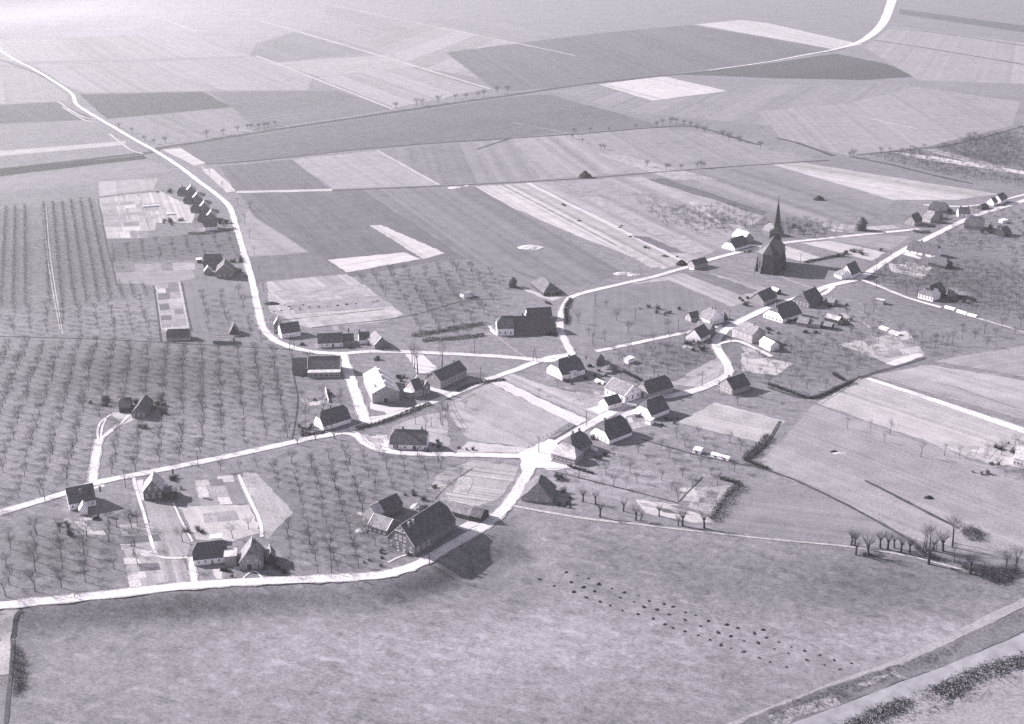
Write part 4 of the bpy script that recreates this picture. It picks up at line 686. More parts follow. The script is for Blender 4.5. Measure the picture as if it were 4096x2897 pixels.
# ------------------------------------------------------------------ church
def church():
    bl = ('g', 472, 1283, 812, 1318, 26); A, d, n, L, Wd = frame_of(bl); r = empty('church', A, 'dark brick village church with a tall slender slate spire', 'church')
    f = lambda u, v, z: d * v + n * u + Vector((0, 0, z))
    hw, hr = 13, 19.8; ch = L * .28
    ring = [(4.2, 0), (0, ch), (0, L - ch), (4.2, L), (Wd, L), (Wd, 0)]
    V = [f(u, v, z) for z in (-.3, hw) for (u, v) in ring]; nn = len(ring)
    mesh('nave_wall', V, [tuple(range(nn))] + [(i, (i + 1) % nn, nn + (i + 1) % nn, nn + i) for i in range(nn)] + [tuple(range(nn, 2 * nn))], M_cbrick, r, recalc=True)
    o = .5; R = [(4.0, -o), (-o, ch - .2), (-o, L - ch + .2), (4.0, L + o), (Wd + .1, L + o), (Wd + .1, -o)]
    V = [f(u, v, hw + .02) for u, v in R] + [f(4.5, L / 2, hr), f(Wd + .1, L / 2, hr)]
    mesh('nave_roof', V, [(0, 1, 6), (1, 2, 6), (2, 3, 6), (3, 4, 7, 6), (5, 0, 6, 7), (4, 5, 7), (0, 5, 4, 3, 2, 1)], M_slate, r, recalc=True)
    def wall_items(p, q, cnt, kind):
        P = f(p[0], p[1], 0); Q = f(q[0], q[1], 0); e = (Q - P); LL = e.length; e.normalize(); cen = f(Wd / 2, L / 2, 0); nm = Vector((e.y, -e.x, 0))
        if nm.dot((P + Q) / 2 - cen) < 0: nm = -nm
        for i in range(cnt):
            t = (i + .5) / cnt if kind == 'window' else i / max(cnt - 1, 1); g = lambda a, b, z: P + e * (LL * t + a) + nm * b + Vector((0, 0, z)); m_ = MB()
            if kind == 'window':
                pr = [(-.65, 3), (.65, 3), (.65, 7.3), (0, 8.6), (-.65, 7.3)]
                for b_ in (-.1, .06): m_.V += [g(a, b_, z) for a, z in pr]
                m_.F += [(0, 1, 2, 3, 4), (9, 8, 7, 6, 5)] + [(j, (j + 1) % 5, 5 + (j + 1) % 5, 5 + j) for j in range(5)]; m_.I += [0] * 7; m_.build('lancet_window', M_glass, r)
            else:
                pr = [(-.1, -.2), (1.5, -.2), (1.1, 5), (.5, 6), (.4, 9), (-.1, 10)]
                for a_ in (-.4, .4): m_.V += [g(a_, b, z) for b, z in pr]
                m_.F += [tuple(range(6)), tuple(range(11, 5, -1))] + [(j, (j + 1) % 6, 6 + (j + 1) % 6, 6 + j) for j in range(6)]; m_.I += [0] * 8; m_.build('buttress', M_cbrick, r)
    wall_items(ring[3], ring[4], 5, 'window'); wall_items(ring[3], ring[4], 6, 'buttress'); wall_items(ring[5], ring[0], 5, 'window'); wall_items(ring[5], ring[0], 6, 'buttress')
    wall_items(ring[0], ring[1], 1, 'window'); wall_items(ring[1], ring[2], 1, 'window'); wall_items(ring[2], ring[3], 1, 'window'); wall_items(ring[0], ring[1], 2, 'buttress'); wall_items(ring[2], ring[3], 2, 'buttress')
    # tower
    tw = 7.3; u0 = Wd + .1; v0 = L / 2 - tw / 2; H1 = 21.0; q = MB(); q.box(f, u0, u0 + tw, v0, v0 + tw, -.3, H1); tower = q.build('tower', M_cbrick, r)
    q = MB(); q.box(f, u0 - .25, u0 + tw + .25, v0 - .25, v0 + tw + .25, H1 + .003, H1 + .5); q.build('cornice', M_lbrick, tower)
    for s_ in range(4):
        m_ = MB(); c_ = (u0 + tw / 2, v0 + tw / 2)
        for a_ in (-1.3, 1.3):
            dirs = [(1, 0), (-1, 0), (0, 1), (0, -1)][s_]; pd = (-dirs[1], dirs[0]); cx, cy = c_[0] + dirs[0] * (tw / 2), c_[1] + dirs[1] * (tw / 2)
            m_.box(lambda a, b, z: f(cx + pd[0] * (a_ + a) + dirs[0] * b, cy + pd[1] * (a_ + a) + dirs[1] * b, z), -.45, .45, -.05, .06, 15.5, 18.8)
        m_.build('belfry_opening', M_glass, tower)
    cu, cv = u0 + tw / 2, v0 + tw / 2; rings = [(tw / 2 + .55, H1 + .52, 4), (tw / 2 - .2, H1 + 2.6, 8), (2.7, H1 + 4.4, 8), (1.8, H1 + 10.5, 8), (.85, H1 + 17, 8), (.1, H1 + 22, 8)]
    V = []
    for (rr, z, k_) in rings:
        for j in range(8):
            t = math.pi / 8 + j * math.pi / 4; x, y = math.cos(t), math.sin(t)
            if k_ == 4: s_ = rr / max(abs(x), abs(y)); x, y = x * s_, y * s_; x = math.copysign(rr, x) if abs(x) > .3 * rr or 1 else x; y = math.copysign(rr, y)
            else: x, y = x * rr / math.cos(math.pi / 8), y * rr / math.cos(math.pi / 8)
            V.append(f(cu + x, cv + y, z))
    F = [(8 * i + j, 8 * i + (j + 1) % 8, 8 * i + 8 + (j + 1) % 8, 8 * i + 8 + j) for i in range(len(rings) - 1) for j in range(8)] + [tuple(range(8 * len(rings) - 8, 8 * len(rings)))]
    sp = mesh('spire', V, F, M_slate, r, recalc=True)
    q = MB(); top = f(cu, cv, H1 + 22); q.tube(top - Vector((0, 0, .5)), top + Vector((0, 0, 3)), .13, .09, 5); q.tube(top + Vector((-.9, 0, 2)), top + Vector((.9, 0, 2)), .09, .09, 4); q.tube(top + Vector((0, 0, .3)), top + Vector((0, 0, .9)), .4, .1, 6); q.build('cross', M_wood, sp)
    q = MB(); q.box(f, 12, 16, L + .02, L + 3.5, -.2, 4.2); q.build('porch', M_cbrick, r)
church()

# ------------------------------------------------------------------ trees
FOOT.append((*frame_of(('g', 500, 1285, 785, 1308, 34))[:4], 34))
RDA = np.array(RDP)
def blocked(x, y, mg=1.5):
    for A, d, n, L, Wd in FOOT:
        r = Vector((x - A.x, y - A.y, 0)); a, b = r.dot(d), r.dot(n)
        if -mg < a < L + mg and -mg < b < Wd + mg: return True
    dd = np.hypot(RDA[:, 0] - x, RDA[:, 1] - y) - RDA[:, 2]
    return dd.min() < 1.2
def inside(x, y, P):
    c = False; j = len(P) - 1
    for i in range(len(P)):
        if (P[i].y > y) != (P[j].y > y) and x < (P[j].x - P[i].x) * (y - P[i].y) / (P[j].y - P[i].y) + P[i].x: c = not c
        j = i
    return c
def wob(rnd, d, a):
    v = Vector((rnd.gauss(0, 1), rnd.gauss(0, 1), rnd.gauss(0, 1))).normalized(); return (d + v * a).normalized()
def grow(mb, rnd, p, d, L, r, lv, spec):
    """one limb of two bent pieces, then its branches"""
    n_, spread, ratio, up = spec[lv]
    mid = p + d * L * .5; d2 = wob(rnd, d, .18); d2 = (d2 + Vector((0, 0, up))).normalized(); e = mid + d2 * L * .5
    sides = 4 if r > .05 else 3
    mb.tube(p, mid, r, r * .8, sides); mb.tube(mid, e, r * .8, r * .55, sides)
    if lv + 1 >= len(spec): return
    for i in range(n_):
        t = rnd.uniform(.35, 1); q = (p + d * L * t) if t < .5 else mid + d2 * L * (t - .5)
        grow(mb, rnd, q, wob(rnd, d2, spread), L * ratio * rnd.uniform(.75, 1.2), r * .5, lv + 1, spec)
KINDS = {'fruit': dict(h=2.6, r=.13, n=7, L=2.3, out=.85, spec=[(5, .7, .62, .15), (4, .9, .68, .12), (4, .9, .75, .1), (0, .8, .5, 0)]),
         'tall': dict(h=4.5, r=.24, n=8, L=4.2, out=.6, spec=[(5, .6, .55, .25), (4, .7, .6, .2), (3, .8, .6, .1), (0, .8, .5, 0)]),
         'willow': dict(h=3.0, r=.34, n=26, L=2.6, out=.75, spec=[(3, .3, .6, .15), (2, .4, .6, .1), (0, .4, .5, 0)]),
         'round': dict(h=1.9, r=.2, n=12, L=2.6, out=.85, spec=[(5, .7, .6, .1), (5, .8, .6, .1), (3, .8, .6, 0), (0, .8, .5, 0)])}
PROTO = {}
def proto(kind, v):
    if (kind, v) in PROTO: return PROTO[kind, v]
    rnd = random.Random(hash((len(kind), v)) & 0xffff); k = KINDS[kind]; t = MB(); c = MB(); lean = Vector((rnd.uniform(-.12, .12), rnd.uniform(-.12, .12), 1)).normalized()
    a = Vector((0, 0, -.2)); b = lean * k['h'] * .5; e = b + wob(rnd, lean, .1) * k['h'] * .5
    t.tube(a, b, k['r'] * 1.25, k['r'], 7); t.tube(b, e, k['r'], k['r'] * .8, 7)
    if kind == 'willow':
        t.tube(e, e + Vector((0, 0, .25)), k['r'] * .8, k['r'] * 1.9, 7); t.tube(e + Vector((0, 0, .25)), e + Vector((0, 0, .7)), k['r'] * 1.9, k['r'] * 1.2, 7); t.cap(7)
    if kind == 'tall': t.tube(e, e + wob(rnd, lean, .1) * 3.5, k['r'] * .8, k['r'] * .35, 6)
    for i in range(k['n']):
        az = 2 * math.pi * (i + rnd.random() * .6) / k['n']; s_ = k['out'] * rnd.uniform(.5, 1.15)
        d = Vector((math.cos(az) * s_, math.sin(az) * s_, 1)).normalized()
        q = e + (lean * rnd.uniform(-.3, 3.0) if kind == 'tall' else Vector((0, 0, rnd.uniform(-.25, .3))))
        grow(c, rnd, q, d, k['L'] * rnd.uniform(.75, 1.15), (.042 if kind != 'willow' else .04), 0, k['spec'])
    def tm(mb, nm, m):
        me = bpy.data.meshes.new(nm); me.from_pydata([tuple(x) for x in mb.V], [], mb.F); me.materials.append(m); return me
    PROTO[kind, v] = (tm(t, 'trunk', M_bark), tm(c, 'crown', M_twig), c, t); return PROTO[kind, v]
NAMES = {'fruit': ('fruit_tree', 'fruit tree'), 'tall': ('elm_tree', 'tree'), 'willow': ('pollard_willow', 'pollard willow'), 'round': ('round_tree', 'tree')}
def tree(kind, v, p, sc, rot, label, group=None):
    nm, cat = NAMES[kind]; tm_, cm_, _, _ = proto(kind, v)
    r = empty(nm, p, label, cat, group); r.scale = (sc, sc, sc * .97); r.rotation_euler.z = rot
    for n_, me in (('trunk', tm_), ('crown', cm_)): o = bpy.data.objects.new(n_, me); C.objects.link(o); o.parent = r
    return r
ORCH = [ # polygon V, direction (from, to) V, spacing along, across, height scale, label, group
 ([(-30,1150),(-30,768),(120,762),(360,778),(655,790),(668,900),(682,978),(574,1005),(430,1032),(330,1052),(215,1075),(12,1135)], ((502,1010),(494,820)), 6.6, 9.4, .98, 'bare fruit tree standing in the big rowed orchard left of the lane', 'trees of the big left orchard'),
 ([(-30,1170),(140,1115),(150,1190),(215,1200),(240,1100),(300,1090),(350,1270),(12,1350),(-30,1350)], ((254,1320),(235,1095)), 7.2, 9.0, 1.08, 'bare fruit tree in the near left orchard between lane and dike road', 'trees of the near left orchard'),
 ([(410,1060),(750,988),(800,985),(960,1030),(1000,1035),(960,1090),(900,1110),(830,1165),(850,1235),(790,1280),(640,1290),(606,1235),(660,1150),(600,1060),(520,1058)], ((700,1240),(650,1010)), 7.2, 7.8, .97, 'bare fruit tree in the middle orchard left of the truss-gabled farmhouse', 'trees of the middle orchard'),
 ([(1260,1065),(1320,1040),(1420,1005),(1500,945),(1600,975),(1690,1010),(1640,1090),(1520,1125),(1400,1100)], ((1500,1100),(1420,1000)), 9.5, 11, .92, 'bare fruit tree in the southern orchard behind the roadside farms', 'trees of the southern orchard'),
 ([(785,625),(985,588),(1040,580),(1100,615),(1140,655),(1110,700),(1090,740),(940,760),(890,700),(830,655)], ((1000,700),(940,600)), 9.5, 10.5, .95, 'bare fruit tree in the centre orchard above the white-gabled farmhouse', 'trees of the centre orchard'),
 ([(640,985),(665,880),(700,880),(790,890),(800,910),(720,925),(690,985)], ((690,960),(680,880)), 9, 9, .95, 'bare garden tree near the cross-chimney cottage', 'trees by the cross-chimney cottage'),
 ([(420,640),(560,635),(580,720),(570,755),(440,750)], ((560,740),(530,640)), 11, 11, .95, 'bare fruit tree in the small orchard inside the left road bend', 'trees inside the left road bend'),
 ([(1345,800),(1480,765),(1560,752),(1600,775),(1580,830),(1480,850),(1340,850)], ((1500,840),(1440,780)), 9, 9, .95, 'bare fruit tree in the orchard between the two middle roads', 'trees between the middle roads'),
 ([(1300,700),(1400,660),(1540,690),(1560,725),(1350,775),(1280,760)], ((1500,740),(1440,680)), 22, 24, .9, 'bare tree in the meadow enclosed by the looping road', 'trees of the looped meadow'),
 ([(1640,845),(1700,790),(1770,745),(1900,740),(1990,790),(1900,860),(1860,885),(1760,880)], ((1800,860),(1700,760)), 8, 9, .85, 'bare fruit tree in the orchard east of the road hook', 'trees east of the road hook'),
 ([(1500,935),(1700,870),(1830,895),(1760,940),(1600,905)], ((1700,930),(1600,880)), 15, 16, .9, 'bare tree along the field edge south of the road hook', 'trees south of the road hook'),
 ([(680,790),(760,800),(780,860),(700,870)], ((700,860),(690,800)), 30, 30, .9, 'bare tree by the village hall', 'trees by the village hall'),
 ([(960,905),(1030,890),(1060,930),(1000,960),(960,990)], ((1000,980),(990,900)), 11, 11, 1.0, 'bare tree between the white cottage and the lane', 'trees by the white cottage'),
 ([(1160,880),(1340,840),(1360,870),(1200,895)], ((1300,890),(1200,850)), 16, 14, .8, 'small bare tree in the gardens beside the junction farmhouse', 'trees in the junction gardens'),
 # farther ones
 ([(1930,640),(1990,570),(2120,600),(2250,560),(2296,580),(2296,720),(2180,700),(2050,665)], ((2100,700),(2000,600)), 7.5, 8, .9, 'far bare fruit tree in the eastern orchards', 'eastern orchards'),
 ([(1480,470),(1640,460),(1700,500),(1850,495),(1900,520),(1780,535),(1640,515),(1560,530)], ((1700,530),(1600,480)), 9, 10, .95, 'far bare tree behind the church', 'trees behind the church'),
 ([(-30,690),(230,690),(345,660),(355,762),(-30,750)], ((300,760),(260,600)), 8, 9, .8, 'far bare fruit tree in the upper left orchard', 'upper left orchard'),
 ([(1980,345),(2150,325),(2330,285),(2330,430),(2150,395),(2000,365)], ((2200,400),(2100,340)), 12, 12, 1.0, 'far tree in the wood at the right edge', 'right edge wood'),
 ([(1760,700),(1850,680),(2000,740),(2110,770),(2060,790),(1900,750)], ((1950,780),(1850,700)), 8.5, 9, .85, 'far bare fruit tree in the yards east of the farms', 'eastern yards'),
 ([(250,545),(540,525),(550,585),(255,598)], ((400,600),(380,530)), 9, 10, .75, 'far fruit tree above the double farmhouse', 'orchard above the double farmhouse'),
 ([(2100,480),(2330,470),(2330,600),(2230,560),(2100,560)], ((2200,560),(2150,500)), 9, 9, .85, 'far bare tree in the orchard below the far hamlet', 'orchard below the far hamlet'),
 ([(2200,1010),(2330,960),(2330,1090),(2200,1060)], ((2280,1050),(2240,1000)), 8, 8, .8, 'bare tree around the house at the right edge', 'trees at the right edge house'),
 ([(2070,770),(2296,700),(2330,720),(2330,780),(2120,800)], ((2200,800),(2100,740)), 13, 13, .9, 'far tree along the eastern ditch', 'eastern ditch trees'),
]
rnd = random.Random(11); cand = []
for oi, (poly, (p0, p1), sa, sb, hs_, lb, gp) in enumerate(ORCH):
    P = [flat('v', *p) for p in poly]; a = flat('v', *p0); b = flat('v', *p1); d = (b - a).normalized(); n = Vector((-d.y, d.x, 0)); cx = sum((p for p in P), Vector()) / len(P)
    R = max((p - cx).length for p in P); na, nb = int(R / sa) + 2, int(R / sb) + 2
    for i in range(-na, na):
        for j in range(-nb, nb):
            q = a + d * (i * sa + rnd.uniform(-.9, .9)) + n * (j * sb + rnd.uniform(-.9, .9))
            if rnd.random() < .07 or not inside(q.x, q.y, P): continue
            if blocked(q.x, q.y, 2.5): continue
            cand.append((q.length, oi, q, hs_ * rnd.uniform(.68, 1.25)))
FARM_O = Vector(frame_of(('o', 1392, 985, 1855, 980, 19))[0])
cand = [c for c in cand if not (c[1] == 0 and (c[2] - FARM_O).length < 13)]
cand.sort(key=lambda c: c[0])
near_t, far_t = cand[:292], cand[292:]
print('trees', len(near_t), len(far_t))
for _, oi, q, s_ in near_t: tree('fruit', rnd.randrange(12), q, s_, rnd.uniform(0, 6.28), ORCH[oi][5], ORCH[oi][6])
def merged(items, name, label, cat):
    Vs = []; Fs = []; off = 0
    for kind, v, p, sc, rot in items:
        for mb in proto(kind, v)[2:]:
            a = np.array([tuple(x) for x in mb.V]); c_, s_ = math.cos(rot) * sc, math.sin(rot) * sc
            Vs.append(np.stack([a[:, 0] * c_ - a[:, 1] * s_ + p.x, a[:, 0] * s_ + a[:, 1] * c_ + p.y, a[:, 2] * sc + p.z], 1))
            Fs.append(np.array([f for f in mb.F if len(f) == 4]) + off); off += len(a)
    V = np.concatenate(Vs); F = np.concatenate(Fs); me = bpy.data.meshes.new(name); me.vertices.add(len(V)); me.vertices.foreach_set('co', V.ravel())
    me.loops.add(F.size); me.loops.foreach_set('vertex_index', F.ravel()); me.polygons.add(len(F)); me.polygons.foreach_set('loop_start', np.arange(0, F.size, 4)); me.update(); me.validate()
    me.materials.append(M_twig); o = bpy.data.objects.new(name, me); C.objects.link(o); return tag(o, label, cat, None, 'stuff')
if far_t: merged([('fruit', (i % 6), q, s_, rnd.uniform(0, 6.28)) for i, (_, oi, q, s_) in enumerate(far_t)], 'distant_orchard_trees', 'mass of small bare fruit trees in the farther orchards', 'trees')

def single(kind, k, pts, sc, lb, grp):
    for i, p in enumerate(pts): tree(kind, i % 4, G(k, p[0], p[1]), sc * rnd.uniform(.85, 1.15) * (p[2] if len(p) > 2 else 1), rnd.uniform(0, 6.28), lb, grp)
single('round', '00', [(1070,1150),(1185,1195),(1300,1268),(1380,1292),(1485,1285),(1855,1232),(2000,1208),(2130,1182),(2222,1162),(2252,1160)], 1.15, 'small round tree left along the far canal and road crossing', 'trees along the far canal, left part')
single('round', '01', [(25,1158),(75,1148),(110,1148),(172,1132)], 1.1, 'small round tree in a tight row on the far canal bank', 'tight row on the far canal bank')
single('round', '01', [(1258,978),(1442,948),(1490,942),(1637,922),(1792,892),(1885,890),(1992,872),(2045,866),(2165,838),(2255,832)], 1.45, 'round bare tree in the long row along the middle of the far canal', 'trees along the far canal, middle part')
single('round', '02', [(540,1245),(560,1202),(632,1282),(800,1342),(832,1342),(702,1188),(870,1180),(1110,1150)], .95, 'small bare tree near the ditch in the middle distance meadow', 'trees near the middle distance ditch')
single('round', '02', [(1210,1495),(1384,1528),(1410,1518),(1518,1522),(1662,1508),(1695,1505),(1722,1505)], 1.05, 'round bare tree in the short row above the strip fields', 'short row above the strip fields')
single('round', '02', [(1300,1135),(1350,1125),(1425,1112),(1470,1110),(1540,1125),(1600,1140),(1660,1165),(1725,1190),(1890,1228),(1945,1255),(2040,1275),(2225,1332)], 1.2, 'dark bare tree along the curving ditch beyond the church', 'trees along the curving ditch')
single('round', '03', [(735,1412),(765,1410),(1010,1375),(1800,1250),(1850,1240)], 1.2, 'bare tree at the corner of the far right meadow', 'trees of the far right meadow')
single('tall', '21', [(1452,105,1.0),(1420,60,.95),(1668,60,1.0),(1400,20,.8)], 1.15, 'tall bare elm beside the white courtyard of the school', 'elms by the school yard')
single('tall', '21', [(1520,400,.7),(1520,620,.95),(1660,560,.8),(1430,560,.6)], .85, 'slender bare tree behind the white cottage on the loop lane', 'slender trees behind the white cottage')
single('tall', '12', [(722,1465,.75),(832,1440,.75),(1070,1480,.5)], .8, 'tall bare tree in the meadow inside the road loop', 'tall trees in the loop meadow')
single('tall', '23', [(708,600,.7),(1090,650,.9),(1040,720,.6),(1370,850,.9),(1580,840,.6),(1715,850,.6),(920,600,.5)], .75, 'slender bare tree in the wide meadow on the right', 'slender trees of the right meadow')
single('tall', '23', [(1660,1623,1.1),(2090,830,.7)], .9, 'lone tall bare tree right of the meadow ditch', 'lone trees right of the ditch')
single('tall', 'n', [(1140,430),(1170,420),(1218,410),(1290,450),(1480,405,1.3),(1500,560),(2080,700),(2105,690),(2225,690),(2200,690)], .8, 'thin tall bare tree in the thicket at the lower right', 'thin trees of the lower right thicket')
single('willow', 'n', [(305,380),(355,490,1.1),(505,505,1.2),(345,390,.8),(640,415),(728,430,1.1),(805,415,.8),(885,470,1.1),(985,470,.9),(1205,600,1.3),(1370,450,1.2),(1258,450,.9),(1685,715,1.2)], 1.05, 'pollard willow along the ditch at the lower right', 'pollard willows along the lower right ditch')
single('willow', '22', [(1530,1470,1.2),(1725,1490,1.2),(1490,1470,.8)], 1.0, 'pollard willow on the track below the big hedge', 'pollard willows on the track')
single('willow', '22', [(788,1390),(1110,1420),(1000,1340,.8),(635,1255),(750,1275),(1320,1385,.8),(1155,1420,.8)], 1.0, 'old gnarled willow along the track right of the thatched farmhouse', 'old willows along the track')
single('willow', '21', [(535,700,.6),(705,690,.8),(370,740,.6)], .9, 'small pollard at the lane edge below the cross-chimney cottage', 'pollards at the lane edge')
single('round', '13', [(280,470),(365,460),(420,500),(510,490),(320,500),(200,470)], 1.1, 'round tree in the row right of the church spire', 'trees right of the spire')
single('tall', '13', [(945,1185,.8),(865,1185,.6),(840,1300,.5),(1940,1370,.7),(1500,1490,.9),(1600,1470,.8),(1650,1460,.9),(1740,1420,.8),(1560,1470,.7)], .85, 'dark bare tree in the hedgerow of the eastern pastures', 'hedgerow trees of the eastern pastures')
single('fruit', 'b', [(1105,250,1.1),(1410,85,.9),(240,855,1),(150,330,1),(2115,905,1)], 1.0, 'bare garden tree around the two dike cottages', 'garden trees around the dike cottages')
single('fruit', 'c', [(1050,1150,1),(1405,1120,1)], 1.0, 'bare tree in the garden of the white-roofed lane house', 'garden trees of the lane house')

single('tall', 'v', [(533,462),(548,500),(560,535),(571,572),(582,615),(592,655),(601,695),(612,730),(470,395),(500,425)], .55, 'small bare roadside tree on the field side of the left road', 'roadside trees of the left road')
single('fruit', 'v', [(480,505),(505,520),(470,515),(440,505),(560,470)], 1.0, 'bare tree near the dark end house of the row', 'trees near the dark end house')
# ------------------------------------------------------------------ shrubs, hedges, scrub
def leaf_blob(rnd, n, rx, ry, rz, s, twigs=0, leaf=1.0):
    V = []; F = []
    cl = [(rnd.uniform(-.6, .6), rnd.uniform(-.6, .6), rnd.uniform(.25, .8)) for _ in range(5)]
    for i in range(n):
        c = cl[i % 5]; v = Vector((rnd.gauss(0, .28), rnd.gauss(0, .28), rnd.gauss(0, .26))); q = Vector(((c[0] + v.x) * rx, (c[1] + v.y) * ry, max(.05, (c[2] + v.z)) * rz))
        a = Vector((rnd.gauss(0, 1), rnd.gauss(0, 1), rnd.gauss(0, 1))).normalized() * s * rnd.uniform(.5, 1.3); b = a.orthogonal().normalized() * s * rnd.uniform(.4, 1)
        k = len(V); V += [q - a, q + b, q + a, q - b]; F.append((k, k + 1, k + 2, k + 3))
    for i in range(twigs):
        az = rnd.uniform(0, 6.28); st = Vector((math.cos(az) * .15, math.sin(az) * .15, 0)); e = Vector((math.cos(az) * rx * rnd.uniform(.3, 1), math.sin(az) * ry * rnd.uniform(.3, 1), rz * rnd.uniform(.6, 1.1))); w_ = Vector((-math.sin(az), math.cos(az), 0)) * .03
        k = len(V); V += [st - w_, st + w_, e + w_ * .3, e - w_ * .3]; F.append((k, k + 1, k + 2, k + 3))
    return V, F
SH = []
for i in range(6):
    V, F = leaf_blob(random.Random(i), 260, 1.2, 1.2, 1.6, .16, 40); me = bpy.data.meshes.new('shrub'); me.from_pydata([tuple(v) for v in V], [], F); me.materials.append(M_leaf if i % 2 else M_twig); SH.append(me)
def shrubs(k, x, y, n, R, lb, grp, sc=1.0, pts=None):
    c = G(k, x, y)
    for i in range(max(1, round(n * .66))):
        for _ in range(8):
            q = Vector((c.x + rnd.gauss(0, R * .5), c.y + rnd.gauss(0, R * .5), 0))
            if not blocked(q.x, q.y, .6): break
        else: continue
        q.z = float(hgt(q.x, q.y)); o = bpy.data.objects.new('shrub', SH[rnd.randrange(6)]); C.objects.link(o); o.location = q; s_ = sc * rnd.uniform(.6, 1.3); o.scale = (s_, s_, s_ * rnd.uniform(.8, 1.1)); o.rotation_euler.z = rnd.uniform(0, 6.28)
        tag(o, lb, 'shrub', grp)
for a in [('c', 200, 1080, 9, 10, 'dark shrub in the garden below the corner house with the white gable'), ('c', 2050, 380, 8, 7, 'shrub behind the white-roofed lane house'), ('b', 500, 90, 5, 5, 'bush behind the thatched dike cottage'), ('b', 1000, 950, 3, 2.5, 'round bush in front of the dike cottage by the road'), ('b', 1850, 900, 6, 5, 'bush right of the pale roofed dike barn'),
          ('a', 830, 1180, 2, .8, 'clipped round bush at the corner of the truss-gabled farmhouse'), ('a', 350, 1300, 9, 8, 'low bush in the front garden of the truss-gabled farmhouse'), ('a', 1000, 200, 8, 7, 'bush in the kitchen garden behind the truss-gabled farmhouse'), ('a', 1100, 480, 3, 3, 'bush beside the pale heap behind the truss-gabled farmhouse'),
          ('d', 230, 1020, 8, 5, 'pale tangled bush left of the cross-chimney cottage'), ('d', 1350, 400, 7, 6, 'bush between the big pale hall and the school'), ('d', 1100, 190, 5, 5, 'bush in the rough garden behind the big pale hall'), ('d', 1780, 1240, 5, 4, 'dark bush at the right end of the white cottage'), ('d', 2150, 1290, 4, 4, 'bush near the lane right of the white cottage'), ('d', 450, 650, 6, 7, 'bush in the garden below the village hall'),
          ('e', 760, 400, 12, 9, 'dark shrub beside the shuttered white-gabled farmhouse'), ('e', 450, 500, 5, 4, 'shrub under the east eaves of the shuttered farmhouse'), ('e', 1900, 1050, 12, 8, 'dark shrub in the hedge behind the white-porched house'), ('e', 1450, 1030, 3, 3, 'small bush in the garden of the white-porched house'), ('f', 1010, 400, 6, 5, 'bush between the hipped house and the broad dark farmhouse'), ('f', 1060, 640, 6, 5, 'dark bush in the shade of the hipped fork house'), ('f', 640, 1180, 9, 6, 'dark bush right of the thatched road-bend farmhouse'), ('f', 600, 880, 8, 7, 'low bush in the garden above the thatched road-bend farmhouse'),
          ('h', 1000, 430, 7, 6, 'bush in the garden of the square dark-roofed house'), ('h', 820, 370, 6, 5, 'bush left of the square dark-roofed house'), ('h', 200, 950, 9, 6, 'bush in the pale garden of the cross-shaped house'), ('h', 1200, 800, 9, 8, 'bush behind the two-storey house'), ('h', 1400, 980, 4, 3, 'dark bush right of the all-white house'), ('h', 2150, 480, 7, 7, 'bush east of the steep dark farmhouse'), ('h', 2140, 650, 5, 4, 'bush at the end of the open-fronted shed'), ('h', 1450, 640, 6, 6, 'bush below the wide dark-sloped farmhouse'),
          ('i', 1500, 1150, 5, 5, 'bush at the east end of the meadow farmhouse'), ('i', 1300, 590, 5, 4, 'dark bush on the farm track above the narrow barn'), ('j', 100, 260, 7, 7, 'shrub left of the farthest row house'), ('j', 150, 700, 14, 12, 'shrub in the gardens below the row houses'), ('j', 900, 720, 14, 10, 'dark shrub in front of the dark end house'), ('j', 1080, 1280, 9, 7, 'garden shrub between the double farmhouse and the road'), ('j', 1130, 1440, 6, 4, 'dark shrub right of the double farmhouse gable'),
          ('l', 400, 400, 14, 14, 'shrub in the coppice north of the tall dark-gabled house'), ('l', 1350, 480, 7, 6, 'shrub around the dark barn at the upper road bend'), ('l', 1650, 910, 8, 6, 'dark shrub right of the joined pale sheds'), ('l', 1360, 800, 6, 4, 'dark shrub behind the white hipped house'), ('m', 1700, 760, 8, 8, 'dark shrub right of the broad grey farmhouse in the far hamlet'), ('m', 480, 560, 6, 5, 'dark shrub beside the arched pale gable'), ('m', 1000, 480, 6, 6, 'dark shrub in the middle of the far hamlet'), ('m', 1900, 830, 6, 6, 'shrub left of the dark reddish barn'), ('m', 1960, 210, 4, 4, 'dark shrub by the farthest white gabled house'),
          ('g', 350, 950, 6, 7, 'dark shrub between the church lane and the church'), ('g', 960, 560, 12, 12, 'shrub in the churchyard behind the spire'), ('12', 1380, 1180, 12, 12, 'shrub in the rough garden left of the annexe house'), ('12', 1700, 1500, 7, 8, 'dark shrub on the corner below the cross-shaped house'), ('o', 550, 500, 9, 7, 'dark evergreen left of the hidden orchard barn'), ('o', 1650, 1250, 3, 2, 'dark evergreen in front of the hidden orchard farmhouse'), ('o', 1950, 600, 10, 9, 'dark shrub right of the hidden orchard farmhouse'), ('p', 1700, 1200, 9, 9, 'dark shrub along the yard at the right edge'), ('p', 1950, 870, 9, 6, 'shrub behind the white house at the right edge')]:
    shrubs(a[0], a[1], a[2], a[3], a[4], a[5], a[5].split(' ', 1)[1] + ' group', sc=1.5 if a[0] in 'ojml' else 1.0)
